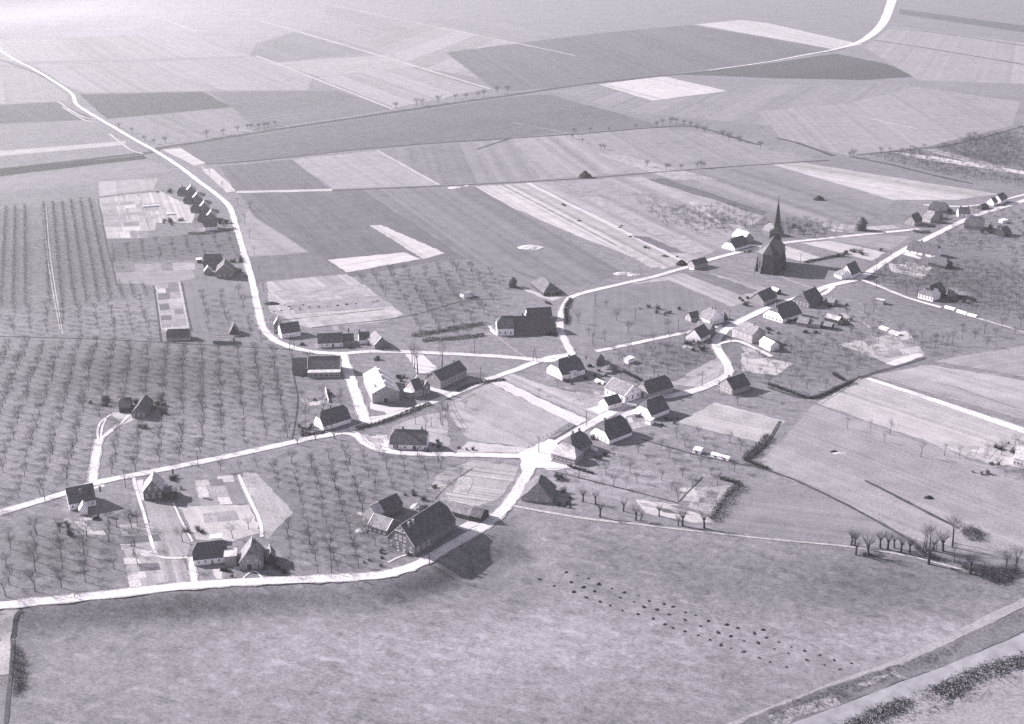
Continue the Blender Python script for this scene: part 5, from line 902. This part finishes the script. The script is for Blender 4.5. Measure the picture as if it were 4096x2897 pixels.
def hedge(k, pts, w, h, lb, dens=60, m=None, name='hedge', kind=None):
    Q = smooth_pts([G(k, *p) for p in pts], 4); r = random.Random(len(pts) * 13 + int(pts[0][0])); V = []; F = []; A0 = Q[0]
    for i in range(len(Q) - 1):
        a, b = Q[i], Q[i + 1]; L = (b - a).length; n = Vector((-(b - a).y, (b - a).x, 0)).normalized()
        for _ in range(min(int(L * dens), 4000)):
            hh = h * r.uniform(.0, 1.05) * (1 + .2 * math.sin(i * 1.7)); q = a.lerp(b, r.random()) + n * r.gauss(0, w * .3) + Vector((0, 0, hh)) - A0
            u = Vector((r.gauss(0, 1), r.gauss(0, 1), r.gauss(0, 1))).normalized() * .2; v = u.orthogonal().normalized() * .16; c = len(V); V += [q - u, q + v, q + u, q - v]; F.append((c, c + 1, c + 2, c + 3))
    o = mesh(name, V, F, m or M_leaf, None, A0); return tag(o, lb, name.replace('_', ' '), None, kind)
for a in [('11', [(1400,1395),(1700,1345),(2035,1285)], 3.0, 1.8, 'long dark hedge left of the white-gabled meadow farmhouse'), ('11', [(1490,1440),(1800,1415),(2045,1385)], 3.0, 1.6, 'lower of the two parallel garden hedges by the meadow farmhouse'),
          ('22', [(2050,1100),(1930,1220),(1850,1320),(1790,1430)], 3.5, 2.4, 'thick curved hedge at the corner of the right meadow'), ('22', [(1860,1050),(2040,1095)], 1.4, 1.5, 'short thin hedge meeting the thick curved hedge'), ('21', [(900,600),(1100,555),(1300,480),(1560,375)], 2.2, 1.3, 'dark hedge along the lane below the big pale hall'),
          ('21', [(400,665),(520,650),(620,632)], 1.0, 1.1, 'hedge before the cross-chimney cottage'), ('12', [(480,1290),(490,1250),(480,1150),(530,1060)], 2.2, 1.4, 'dark hedge inside the start of the church loop road'), ('e', [(1270,330),(1420,410),(1560,480)], 2.2, 1.3, 'hedge running from the hay barrack to the two-chimney house'),
          ('f', [(690,740),(850,790),(1030,840)], 1.2, 1.1, 'clipped hedge below the hipped fork house'), ('l', [(1230,80),(1310,90)], 1, 1, 'tiny hedge by the upper road'), ('22', [(2296,670),(2180,800),(2080,880)], 3.0, 2.0, 'broad hedge with posts east of the coops'), ('22', [(2080,880),(2200,930),(2296,965)], 2.0, 1.4, 'hedge continuing along the meadow ditch'),
          ('21', [(1800,270),(1960,200),(2230,160)], 2.4, .9, 'low hedge bank on the field side of the lane'), ('13', [(330,735),(500,700),(650,670)], 2.0, 1.2, 'hedge behind the tall dark-gabled house'), ('13', [(1300,450),(1380,470),(1450,460)], 4, 1.5, 'dark hedge between the lane and the upper road'), ('23', [(0,205),(200,275),(330,320),(450,320),(600,250),(760,185)], 2.0, 1.5, 'curving hedge bounding the pale field'), ('23', [(580,110),(680,170)], 2, 1.6, 'short dark hedge in the east orchard'), ('j', [(420,880),(650,870),(900,840),(1120,800)], 2.2, 1.6, 'hedge below the dark end house')]:
    hedge(*a)
# young plantation in dark rows at the upper left: countless saplings
def plantation():
    P = [flat('10', *p) for p in [(-60,260),(400,205),(868,155),(940,520),(1020,905),(1370,930),(1390,1050),(1050,1080),(820,1110),(-60,1140)]]
    a = flat('v', 222, 678); b = flat('v', 180, 448); d = (b - a).normalized(); n = Vector((-d.y, d.x, 0)); r = random.Random(5); V = []; F = []
    for i in range(-60, 60):
        if abs(i * 7 - 37) < 4: continue
        for j in range(-40, 190):
            q = a + n * (i * 7 + r.uniform(-.3, .3)) + d * (j * 1.7 + r.uniform(-.4, .4))
            if not inside(q.x, q.y, P): continue
            for _ in range(17):
                s = q + Vector((r.gauss(0, .85), r.gauss(0, .75), r.uniform(.1, 2.9))); u = Vector((r.gauss(0, .5), r.gauss(0, .5), r.gauss(0, 1))).normalized() * r.uniform(.25, .5); v = u.orthogonal().normalized() * .07
                k = len(V); V += [s - u, s + v, s + u, s - v]; F.append((k, k + 1, k + 2, k + 3))
    tag(mesh('sapling_rows', V, F, M_leaf), 'dark parallel rows of young fruit saplings in the upper left plantation', 'saplings', None, 'stuff')
plantation()
# scrub
def scrub(k, poly, n, h, s, lb, m=None, name='scrub'):
    P = [G(k, *p) for p in poly]; r = random.Random(n); x0, x1 = min(p.x for p in P), max(p.x for p in P); y0, y1 = min(p.y for p in P), max(p.y for p in P); V = []; F = []; c = 0; t = 0
    while c < n and t < n * 30:
        t += 1; q = Vector((r.uniform(x0, x1), r.uniform(y0, y1), 0))
        if not inside(q.x, q.y, P): continue
        c += 1; z = float(hgt(q.x, q.y)); cz = h * r.uniform(.4, 1)
        for _ in range(14):
            s_ = q + Vector((r.gauss(0, .6 * s * 4), r.gauss(0, .6 * s * 4), z + r.uniform(0, cz))); u = Vector((r.gauss(0, .6), r.gauss(0, .6), r.gauss(0, 1))).normalized() * s * r.uniform(.6, 1.4); v = u.orthogonal().normalized() * s * .35
            kk = len(V); V += [s_ - u, s_ + v, s_ + u, s_ - v]; F.append((kk, kk + 1, kk + 2, kk + 3))
    tag(mesh(name, V, F, m or M_twig), lb, 'scrub', None, 'stuff')
scrub('33', [(700,1620),(850,1540),(1050,1450),(1230,1400),(1290,1440),(1150,1540),(950,1600),(800,1700)], 150, 1.2, .4, 'dark scrub on the near river bank at the bottom edge', M_scrub2)
scrub('33', [(1430,1330),(1560,1270),(1800,1160),(2050,1070),(2300,1000),(2300,1110),(2000,1190),(1800,1290),(1640,1400)], 230, 1.4, .42, 'dark scrub along the far side of the river', M_scrub2)
scrub('n', [(980,300),(1100,420),(1250,500),(1450,560),(1700,600),(2000,640),(2260,620),(2280,720),(2050,860),(1800,760),(1660,690),(1500,580),(1250,560),(1050,440)], 620, 1.9, .22, 'tangled thicket along the ditch at the lower right')
scrub('n', [(1560,200),(1700,170),(1850,260),(1830,330),(1650,330)], 130, 3, .25, 'leafless thicket at the end of the meadow ditch')
scrub('03', [(900,1390),(1350,1340),(1500,1440),(1900,1540),(2300,1600),(2300,1660),(1700,1600),(1200,1480)], 500, 2.5, .35, 'dark scrub below the wood at the right edge')
scrub('03', [(1500,1330),(1800,1240),(2240,1160),(2300,1500),(1900,1470)], 600, 4, .45, 'dark leafless wood at the right edge')
scrub('12', [(1040,100),(1200,120),(1500,230),(1750,330),(2000,330),(2200,420),(1900,470),(1700,380),(1400,420),(1350,400),(1180,240)], 380, 2, .3, 'dark scrub in the gardens behind the church lane')
scrub('30', [(110,900),(190,960),(230,1100),(220,1300),(130,1400),(110,1200)], 160, 1.6, .22, 'dark brambles at the foot of the dike ramp')
scrub('33', [(500,1700),(900,1500),(1400,1300),(2300,940),(2300,1230),(1600,1500),(1000,1700)], 190, .7, .3, 'thin weeds on the far river bank', M_scrub2)
scrub('33', [(830,90),(1040,110),(1030,130),(850,120)], 60, 1, .2, 'reeds on the ditch edge under the willows')
scrub('33', [(0,1500),(640,1260),(1250,1060),(1700,900),(1700,1000),(1250,1150),(640,1420),(0,1640)], 420, .7, .16, 'low reeds on the river bank')

# ------------------------------------------------------------------ heaps, hay barracks, poles, fences, wagon, person
def lump(seed, rx, ry, h, n=9, m=5, rough=.25):
    r = random.Random(seed); V = []; F = []
    for i in range(m):
        t = i / m; rr = (1 - t ** 1.6)
        for j in range(n): a = 2 * math.pi * j / n; k = 1 + r.uniform(-rough, rough) * (.6 + t); V.append((math.cos(a) * rx * rr * k, math.sin(a) * ry * rr * k, h * t * (1 + r.uniform(-.12, .12)) - (.1 if i == 0 else 0)))
    V.append((0, 0, h)); 
    for i in range(m - 1):
        for j in range(n): F.append((i * n + j, i * n + (j + 1) % n, (i + 1) * n + (j + 1) % n, (i + 1) * n + j))
    for j in range(n): F.append(((m - 1) * n + j, (m - 1) * n + (j + 1) % n, len(V) - 1))
    return V, F
HM = []
for i in range(4):
    V, F = lump(i, 1.0, .8, .75); me = bpy.data.meshes.new('heap'); me.from_pydata(V, [], F); me.materials.append(M_heap); HM.append(me)
def heaps(k, pts, sc, lb, grp, off=(0, 0)):
    for x, y in pts:
        o = bpy.data.objects.new('manure_heap', HM[rnd.randrange(4)]); C.objects.link(o); o.location = G(k, x + off[0], y + off[1]); s_ = sc * rnd.uniform(.6, 1.3); o.scale = (s_ * rnd.uniform(.8, 1.3), s_, s_ * rnd.uniform(.6, 1.1)); o.location.x += rnd.uniform(-.5, .5); o.location.y += rnd.uniform(-.8, .8); o.rotation_euler.z = rnd.uniform(0, 6.28); tag(o, lb, 'manure heap', grp)
heaps('32', [(345,290),(485,265),(585,300),(682,330),(785,372),(898,405),(1015,447),(1125,483),(1232,516),(1350,553),(1437,583),(1540,618),(1650,656),(1762,694),(1912,740),(2030,774),(2165,812),(2252,792)], .68, 'small dark manure heap in the top row on the river meadow', 'top row of manure heaps')
heaps('32', [(252,333),(424,320),(528,356),(633,388),(746,428),(963,497),(1086,537),(1180,570),(1290,600),(1420,650),(1555,697),(1688,746),(1843,797),(1952,833),(2080,874),(2205,906),(2280,850)], .68, 'small dark manure heap in the middle row on the river meadow', 'middle row of manure heaps')
heaps('32', [(372,382),(453,412),(563,448),(658,487),(780,524),(876,560),(994,598),(1122,642),(1255,690),(1368,728),(1452,763),(1550,797),(1668,838),(1780,880),(1880,910),(1972,941),(2083,974),(2205,1022)], .68, 'small dark manure heap in the bottom row on the river meadow', 'bottom row of manure heaps')
heaps('33', [(90,883),(205,922),(320,960),(456,1000),(598,1040),(738,1084),(50,955),(192,994),(352,1042),(510,1086),(638,1134),(22,1064),(158,1106)], .64, 'small dark manure heap at the right end of the rows on the river meadow', 'right end of the manure heap rows')
heaps('11', [(265,1115),(330,1120),(415,1113),(390,1140),(472,1130),(295,1128),(228,1160),(308,1170),(402,1158),(488,1150),(155,1170),(310,1150),(560,1130),(645,1130),(738,1120),(905,1100),(1050,1083),(1090,1077),(810,1112)], .9, 'dark heap on the striped field beside the left road', 'heaps on the striped field')
heaps('12', [(600,357),(960,418),(975,405),(1195,598),(1230,605),(1385,680),(1480,685),(1370,675),(460,215),(480,225),(1060,500)], 1.6, 'dark heap on the pale strip fields before the church lane', 'heaps on the pale strips')
def big(name, k, x, y, rx, ry, h, m, lb, cat, seed=1, rot=0):
    V, F = lump(seed, rx, ry, h, 22, 8, .13); o = mesh(name, V, F, m, None, G(k, x, y)); o.rotation_euler.z = rot; tag(o, lb, cat)
big('straw_heap', '12', 165, 600, 9, 6, 1.8, M_straw, 'wide pale straw heap alone on the dark field', 'straw heap', 2)
big('straw_heap', '12', 1000, 835, 7, 3, 1.5, M_straw, 'pale straw heap by the church road, the left one', 'straw heap', 3)
big('straw_heap', '12', 1100, 848, 5, 2.5, 1.3, M_straw, 'pale straw heap by the church road, the right one', 'straw heap', 4)
big('straw_heap', 'a', 985, 410, 3, 2.2, 2.2, M_straw, 'pale bumpy heap behind the truss-gabled farmhouse', 'straw heap', 5)
big('straw_heap', 'a', 70, 800, 2.6, 1.6, 1.3, M_straw, 'pale heap left of the grey brick shed', 'straw heap', 6)
big('straw_heap', '11', 1785, 65, 6, 5, 1.5, M_straw, 'white heap on the field boundary far above the centre orchard', 'straw heap', 7)
big('straw_heap', '11', 1900, 48, 3, 2, 1.2, M_straw, 'small white heap on the field boundary right of a larger one', 'straw heap', 8)
big('spoil_heap', '23', 640, 822, 3.2, 1.2, .5, M_straw, 'pale spoil beside the dark earth mound in the right meadow', 'spoil heap', 19)
big('earth_mound', '23', 590, 808, 1.8, 1.0, .9, M_heap, 'dark earth mound in the pale right meadow', 'earth mound', 9)
big('earth_mound', '23', 1440, 1222, 2, 1.2, 1.3, M_heap, 'dark mound beside the straight meadow ditch', 'earth mound', 10)
big('haystack', '12', 1520, 752, 4, 3.2, 3.6, M_heap, 'squat dark haystack left of the barn in the church lane', 'haystack', 11)
big('haystack', '02', 655, 1592, 6, 5, 6, M_heap, 'dark lone haystack on the far field line', 'haystack', 12)
big('haystack', '13', 455, 170, 5, 4, 3.6, M_heap, 'dark haystack in the field far behind the spire', 'haystack', 13)
big('haystack', 'h', 2140, 690, 3.5, 3, 3.2, M_heap, 'dark stack at the end of the open-fronted shed', 'haystack', 14)
big('manure_pile', '10', 2150, 1395, 3.5, 1.8, 1.0, M_heap, 'flat dark pile beside the low grey shed', 'manure pile', 15)
big('hay_mound', '11', 140, 1105, 5, 2, 1.6, M_heap, 'long dark mound on the field edge by the left road', 'mound', 16)
def barrack(k, x, y, r, h, lb, m_=None):
    c = G(k, x, y); o = empty('hay_barrack', c, lb, 'haystack'); q = MB()
    for i in range(4):
        a = math.pi / 4 + i * math.pi / 2; q = MB(); q.tube((math.cos(a) * r * 1.02, math.sin(a) * r * 1.02, 0), (math.cos(a) * r * 1.02, math.sin(a) * r * 1.02, h * .95), .12, .1, 5); q.build('post', M_wood, o)
    V, F = lump(3, r * .9, r * .9, h * .62, 14, 3, .04); n = 14; V = []; prof = [(r * .82, -.1), (r * .95, h * .3), (r * .95, h * .55), (r * .5, h * .66), (0.05, h * .7)]
    for (a_, z) in prof:
        for j in range(n): t = 2 * math.pi * j / n; V.append((math.cos(t) * a_, math.sin(t) * a_, z))
    mesh('hay', V, [(i * n + j, i * n + (j + 1) % n, (i + 1) * n + (j + 1) % n, (i + 1) * n + j) for i in range(4) for j in range(n)], M_thatch, o)
    V = []; prof = [(r * 1.2, h * .56), (r * .8, h * .8), (r * .35, h * 1.0), (.04, h * 1.08)]
    for (a_, z) in prof:
        for j in range(n): t = 2 * math.pi * j / n; V.append((math.cos(t) * a_, math.sin(t) * a_, z))
    mesh('roof', V, [(i * n + j, i * n + (j + 1) % n, (i + 1) * n + (j + 1) % n, (i + 1) * n + j) for i in range(3) for j in range(n)], m_ or M_thatch, o)
barrack('i', 672, 305, 2.9, 6.2, 'dark pointed hay barrack in the field above the meadow farmhouse', M_rdark)
barrack('13', 828, 440, 4.2, 9.5, 'dark cone-shaped haystack between the church lane and far hamlet', M_rdark)
def dutch():
    c = G('e', 1070, 320); o = empty('round_hay_store', c, 'domed hay store with a bulging thatch between farmhouse and orchard', 'hay store'); V, F = lump(21, 4.6, 4.0, 3.8, 20, 9, .05); mesh('thatch', V, F, M_straw if False else M_scrub, o)
    q = MB(); q.box(lambda x, y, z: Vector((x, y, z)), -2.6, .8, -4.6, -3.4, -.1, 1.4); q.build('front_wall', M_lbrick, o)
dutch()
def pole(k, x, y, h, lb, grp=None, arms=2):
    o = empty('utility_pole', G(k, x, y), lb, 'utility pole', grp); q = MB(); q.tube((0, 0, -.3), (0, 0, h), .16, .11, 6); q.cap(6); q.build('post', M_wood, o); az = rnd.uniform(-.4, .4)
    for i in range(arms):
        q = MB(); z = h - .35 - i * .6; a = Vector((math.cos(az) * .9, math.sin(az) * .9, 0)); q.tube(Vector((0, .12, z)) - a, Vector((0, .12, z)) + a, .06, .06, 4); arm = q.build('crossarm', M_wood, o)
        q = MB()
        for s_ in (-.8, .8): q.tube(Vector((0, .12, z)) + a * s_, Vector((0, .12, z + .22)) + a * s_, .05, .03, 4)
        q.build('insulators', M_trim, arm)
for k, x, y, h, lb in [('31', 1555, 192, 8.5, 'pole at the dike road bend before the truss-gabled farmhouse'), ('31', 680, 270, 9, 'pole beside the dike road at the middle orchard'), ('21', 918, 628, 8.5, 'pole at the junction right of the cross-chimney cottage'), ('22', 665, 582, 8, 'pole at the pale field above the broad dark farmhouse'), ('22', 240, 812, 8, 'pole at the road fork left of the hipped house'),
                       ('12', 1372, 1395, 8, 'pole by the road in the looped meadow, nearest the cross-shaped house'), ('12', 1107, 1250, 7.5, 'pole in the middle of the looped meadow'), ('12', 748, 1118, 7, 'pole in the looped meadow near the church road'), ('13', 972, 802, 8, 'pole on the road above the tall dark-gabled house'), ('13', 1102, 682, 8, 'pole on the road by the long ridged farmhouse'), ('13', 1163, 1000, 7.5, 'pole on the side lane, the left of two'), ('13', 1235, 1022, 8, 'pole on the side lane, the right of two'), ('13', 290, 738, 6.5, 'pole in the pale field right of the church'),
                       ('21', 2015, 182, 8, 'pole at the lane right of the school'), ('21', 1522, 385, 8, 'pole at the lane before the villa'), ('11', 1960, 1555, 8, 'pole on the thin white lane below the meadow farmhouse'), ('11', 48, 1450, 8, 'pole left of the road bend'), ('11', 135, 1325, 6, 'pole by the tall narrow house'), ('22', 1703, 215, 8, 'pole in the meadow inside the road hook'), ('12', 2170, 870, 7, 'pole left of the church choir'), ('20', 1780, 945, 8, 'pole on the orchard lane right of the white-roofed house'), ('20', 1128, 1130, 9, 'pole beside the lane left of the white-roofed house'), ('22', 1855, 280, 7, 'pole at the pale windowed gable below the road hook'), ('h', 712, 930, 7, 'pole at the fork beside the two-storey house'), ('d', 1760, 1000, 5, 'short pole behind the white cottage'), ('20', 405, 1250, 8, 'pole at the lane left of the corner house'), ('h', 690, 690, 9, 'tall pole beside the pyramid roofed hut'), ('12', 1490, 1330, 6, 'short pole by the small road in the looped meadow')]:
    pole(k, x, y, h, lb)
for (x0, x1, y, lb) in [(298, 350, 1515, 'wooden double-legged transformer mast where the left road meets the thin lane')]:
    a = G('11', x0, y); b = G('11', x1, y); o = empty('transformer_mast', (a + b) / 2, lb, 'mast'); c_ = (a + b) / 2
    for p in (a, b): q = MB(); q.tube(p - c_, Vector((p.x - c_.x, p.y - c_.y, 0)) * .3 + Vector((0, 0, 8.5)), .15, .12, 5); q.build('leg', M_wood, o)
    q = MB(); q.box(lambda x, y, z: Vector((x, y, z)), -1.2, 1.2, -.15, .15, 6.3, 6.6); q.box(lambda x, y, z: Vector((x, y, z)), -.6, .6, -.3, .3, 6.61, 7.6); q.build('crossbeam', M_wood, o)
a_ = G('12', 200, 1620); o = empty('transformer_mast', a_, 'tripod-like wooden mast at the thin white lane before the junction', 'mast')
for t in (0, 1, 2): q = MB(); q.tube((math.cos(t * 2.1) * 1.6, math.sin(t * 2.1) * 1.6, -.2), (0, 0, 8), .14, .1, 5); q.build('leg', M_wood, o)
def fence(k, pts, lb, sp=2.5, h=1.1, m=None):
    Q = smooth_pts([G(k, *p) for p in pts], 6); A0 = Q[0]; o = empty('fence', A0, lb, 'fence'); q = MB(); acc = 0; last = None; pn = 0
    for i in range(len(Q) - 1):
        L = (Q[i + 1] - Q[i]).length; t = (sp - acc) if last else 0
        while t < L and pn < 90:
            p = Q[i].lerp(Q[i + 1], t / L) - A0; b = MB(); b.tube(p + Vector((0, 0, -.2)), p + Vector((0, 0, h)), .08, .07, 4); b.cap(4); b.build('post', m or M_wood, o); pn += 1
            if last is not None:
                for z in (.45, .9): q.tube(last + Vector((0, 0, z * h)), p + Vector((0, 0, z * h)), .025, .025, 3)
            last = p; t += sp
        acc = L - (t - sp)
    q.build('rails', m or M_wood, o)
fence('12', [(560,1015),(650,990),(850,945),(1100,885),(1580,800)], 'post fence along the near side of the church road', 4)
fence('22', [(1540,265),(1700,225),(1820,190),(1860,130),(1870,60)], 'post fence on the inner side of the road hook', 3)
fence('21', [(930,630),(960,700),(1040,760),(1180,795)], 'fence around the garden of the white cottage', 2.5)
fence('11', [(820,1545),(1100,1530),(1500,1540),(2100,1555)], 'post fence along the near side of the thin white lane', 4)
fence('20', [(835,650),(800,900),(770,1040)], 'wire fence left of the orchard farm drive', 3.5)
fence('22', [(150,770),(350,650),(560,560)], 'dark rail fence on the field side of the road fork', 3)
fence('23', [(-300,120),(-150,160),(0,200)], 'fence in the meadow right of the windowed gable house', 3)
# white garden walls and washing
def gwall(k, a, b, h, lb):
    A = G(k, *a); B = G(k, *b); d = (B - A); L = d.length; d.normalize(); n = Vector((-d.y, d.x, 0)); q = MB(); q.box(lambda x, y, z: d * x + n * y + Vector((0, 0, z)), 0, L, 0, .3, -.2, h); o = q.build('garden_wall', M_white, None, A); tag(o, lb, 'garden wall')
gwall('f', (950, 500), (1075, 550), 1.5, 'white garden wall behind the hipped fork house'); gwall('e', (1250, 832), (1480, 862), .9, 'low white wall between the pale roofed house and the road'); gwall('e', (930, 725), (1065, 735), .9, 'low white wall at the west corner of the long pale roofed house'); gwall('21', (618, 240), (648, 365), 1.3, 'white garden wall below the village hall')
def wagon():
    c = G('i', 1235, 432); o = empty('farm_wagon', c, 'white farm wagon standing before the broad low hipped barn', 'wagon'); f = lambda x, y, z: Vector((x, y, z)); q = MB()
    q.box(f, -1.7, 1.7, -.8, .8, .8, .95); q.box(f, -1.7, 1.7, -.85, -.78, .955, 1.6); q.box(f, -1.7, 1.7, .78, .85, .955, 1.6); q.box(f, -1.78, -1.71, -.8, .8, .8, 1.7); q.box(f, 1.71, 1.78, -.8, .8, .8, 1.7); q.build('body', M_white, o)
    for x in (-1.2, 1.2):
        for y in (-.95, .95):
            q = MB(); q.tube((x, y - .06, .55), (x, y + .06, .55), .55, .55, 14); q.cap(14); q.F.append(tuple(range(13, -1, -1))); q.I.append(0); q.build('wheel', M_wood, o)
    q = MB(); q.tube((1.78, 0, .8), (3.6, 0, .4), .07, .05, 5); q.build('shaft', M_wood, o)
wagon()
def person():
    P = G('30', 672, 497); J = {}
    pts = [((0, 0, .95), .14), ((0, 0, 1.15), .13), ((0, .01, 1.42), .16), ((0, 0, 1.53), .06), ((0, -.01, 1.66), .105), ((0, 0, 1.76), .08),
           ((.1, 0, .9), .1), ((.12, .16, .5), .065), ((.12, .1, .08), .045), ((.12, .26, .03), .035), ((-.1, 0, .9), .1), ((-.12, -.1, .48), .065), ((-.12, -.3, .1), .045), ((-.12, -.16, .03), .035),
           ((.2, 0, 1.4), .065), ((.27, -.08, 1.12), .048), ((.25, .02, .88), .035), ((-.2, 0, 1.4), .065), ((-.27, .08, 1.12), .048), ((-.25, .16, .9), .035)]
    E = [(0, 1), (1, 2), (2, 3), (3, 4), (4, 5), (0, 6), (6, 7), (7, 8), (8, 9), (0, 10), (10, 11), (11, 12), (12, 13), (2, 14), (14, 15), (15, 16), (2, 17), (17, 18), (18, 19)]
    me = bpy.data.meshes.new('person'); me.from_pydata([p for p, _ in pts], E, []); o = bpy.data.objects.new('person', me); C.objects.link(o); o.location = P + Vector((0, 0, .3)); o.rotation_euler.z = rad(-80)
    m = o.modifiers.new('skin', 'SKIN'); o.modifiers.new('sub', 'SUBSURF').levels = 1; o.modifiers['sub'].render_levels = 1
    for i, (_, r_) in enumerate(pts): me.skin_vertices[0].data[i].radius = (r_, r_)
    me.skin_vertices[0].data[0].use_root = True; me.materials.append(M_cloth); tag(o, 'lone person in dark clothes walking along the white dike road', 'person')
person()

# ------------------------------------------------------------------ air between the camera and the far fields
hm = bpy.data.materials.new('haze'); hm.use_nodes = True; hn = hm.node_tree.nodes; hn.clear()
ho = hn.new('ShaderNodeOutputMaterial'); hv = hn.new('ShaderNodeVolumePrincipled'); hv.inputs['Color'].default_value = (.98, .96, .98, 1); hv.inputs['Density'].default_value = .000095; hv.inputs['Anisotropy'].default_value = .45
hm.node_tree.links.new(hv.outputs[0], ho.inputs['Volume'])
q = MB(); q.box(lambda x, y, z: Vector((x, y, z)), -70000, 70000, -70000, 70000, -6.5, 260); hz = q.build('haze', hm); tag(hz, kind='stuff')

# woodpiles and barrels of the yards
def woodpile(k, x, y, lb):
    c = G(k, x, y); q = MB(); r = random.Random(int(x)); az = r.uniform(0, 3); d = Vector((math.cos(az), math.sin(az), 0)); n = Vector((-d.y, d.x, 0))
    for j in range(4):
        for i in range(7 - j): p = d * ((i - (7 - j) / 2) * .42) + Vector((0, 0, .2 + j * .36)); q.tube(p - n * .9, p + n * .9, .2, .19, 6)
    o = q.build('woodpile', M_wood, None, c, recalc=False); tag(o, lb, 'woodpile')
for a_ in [('a', 1380, 640, 'woodpile behind the truss-gabled farmhouse'), ('a', 560, 500, 'woodpile beside the half pale barn'), ('b', 930, 870, 'woodpile in front of the thatched dike cottage'), ('e', 760, 250, 'woodpile in the yard of the shuttered farmhouse'), ('e', 900, 190, 'woodpile before the small dark barn'), ('h', 1660, 800, 'woodpile before the row-windowed shed'), ('h', 1790, 800, 'woodpile in the trodden yard below the grey sheds'), ('i', 1340, 930, 'woodpile at the end of the meadow farmhouse'), ('i', 1380, 990, 'pale-ended woodpile beside the road at the meadow farmhouse'), ('l', 1500, 920, 'woodpile by the joined pale sheds'), ('k', 1450, 690, 'woodpile beside the long low white cottage'), ('k', 640, 640, 'woodpile in the garden left of the long low white cottage'), ('d', 1700, 1300, 'woodpile at the right end of the white cottage'), ('c', 700, 1000, 'woodpile below the corner house with the white gable')]: woodpile(*a_)
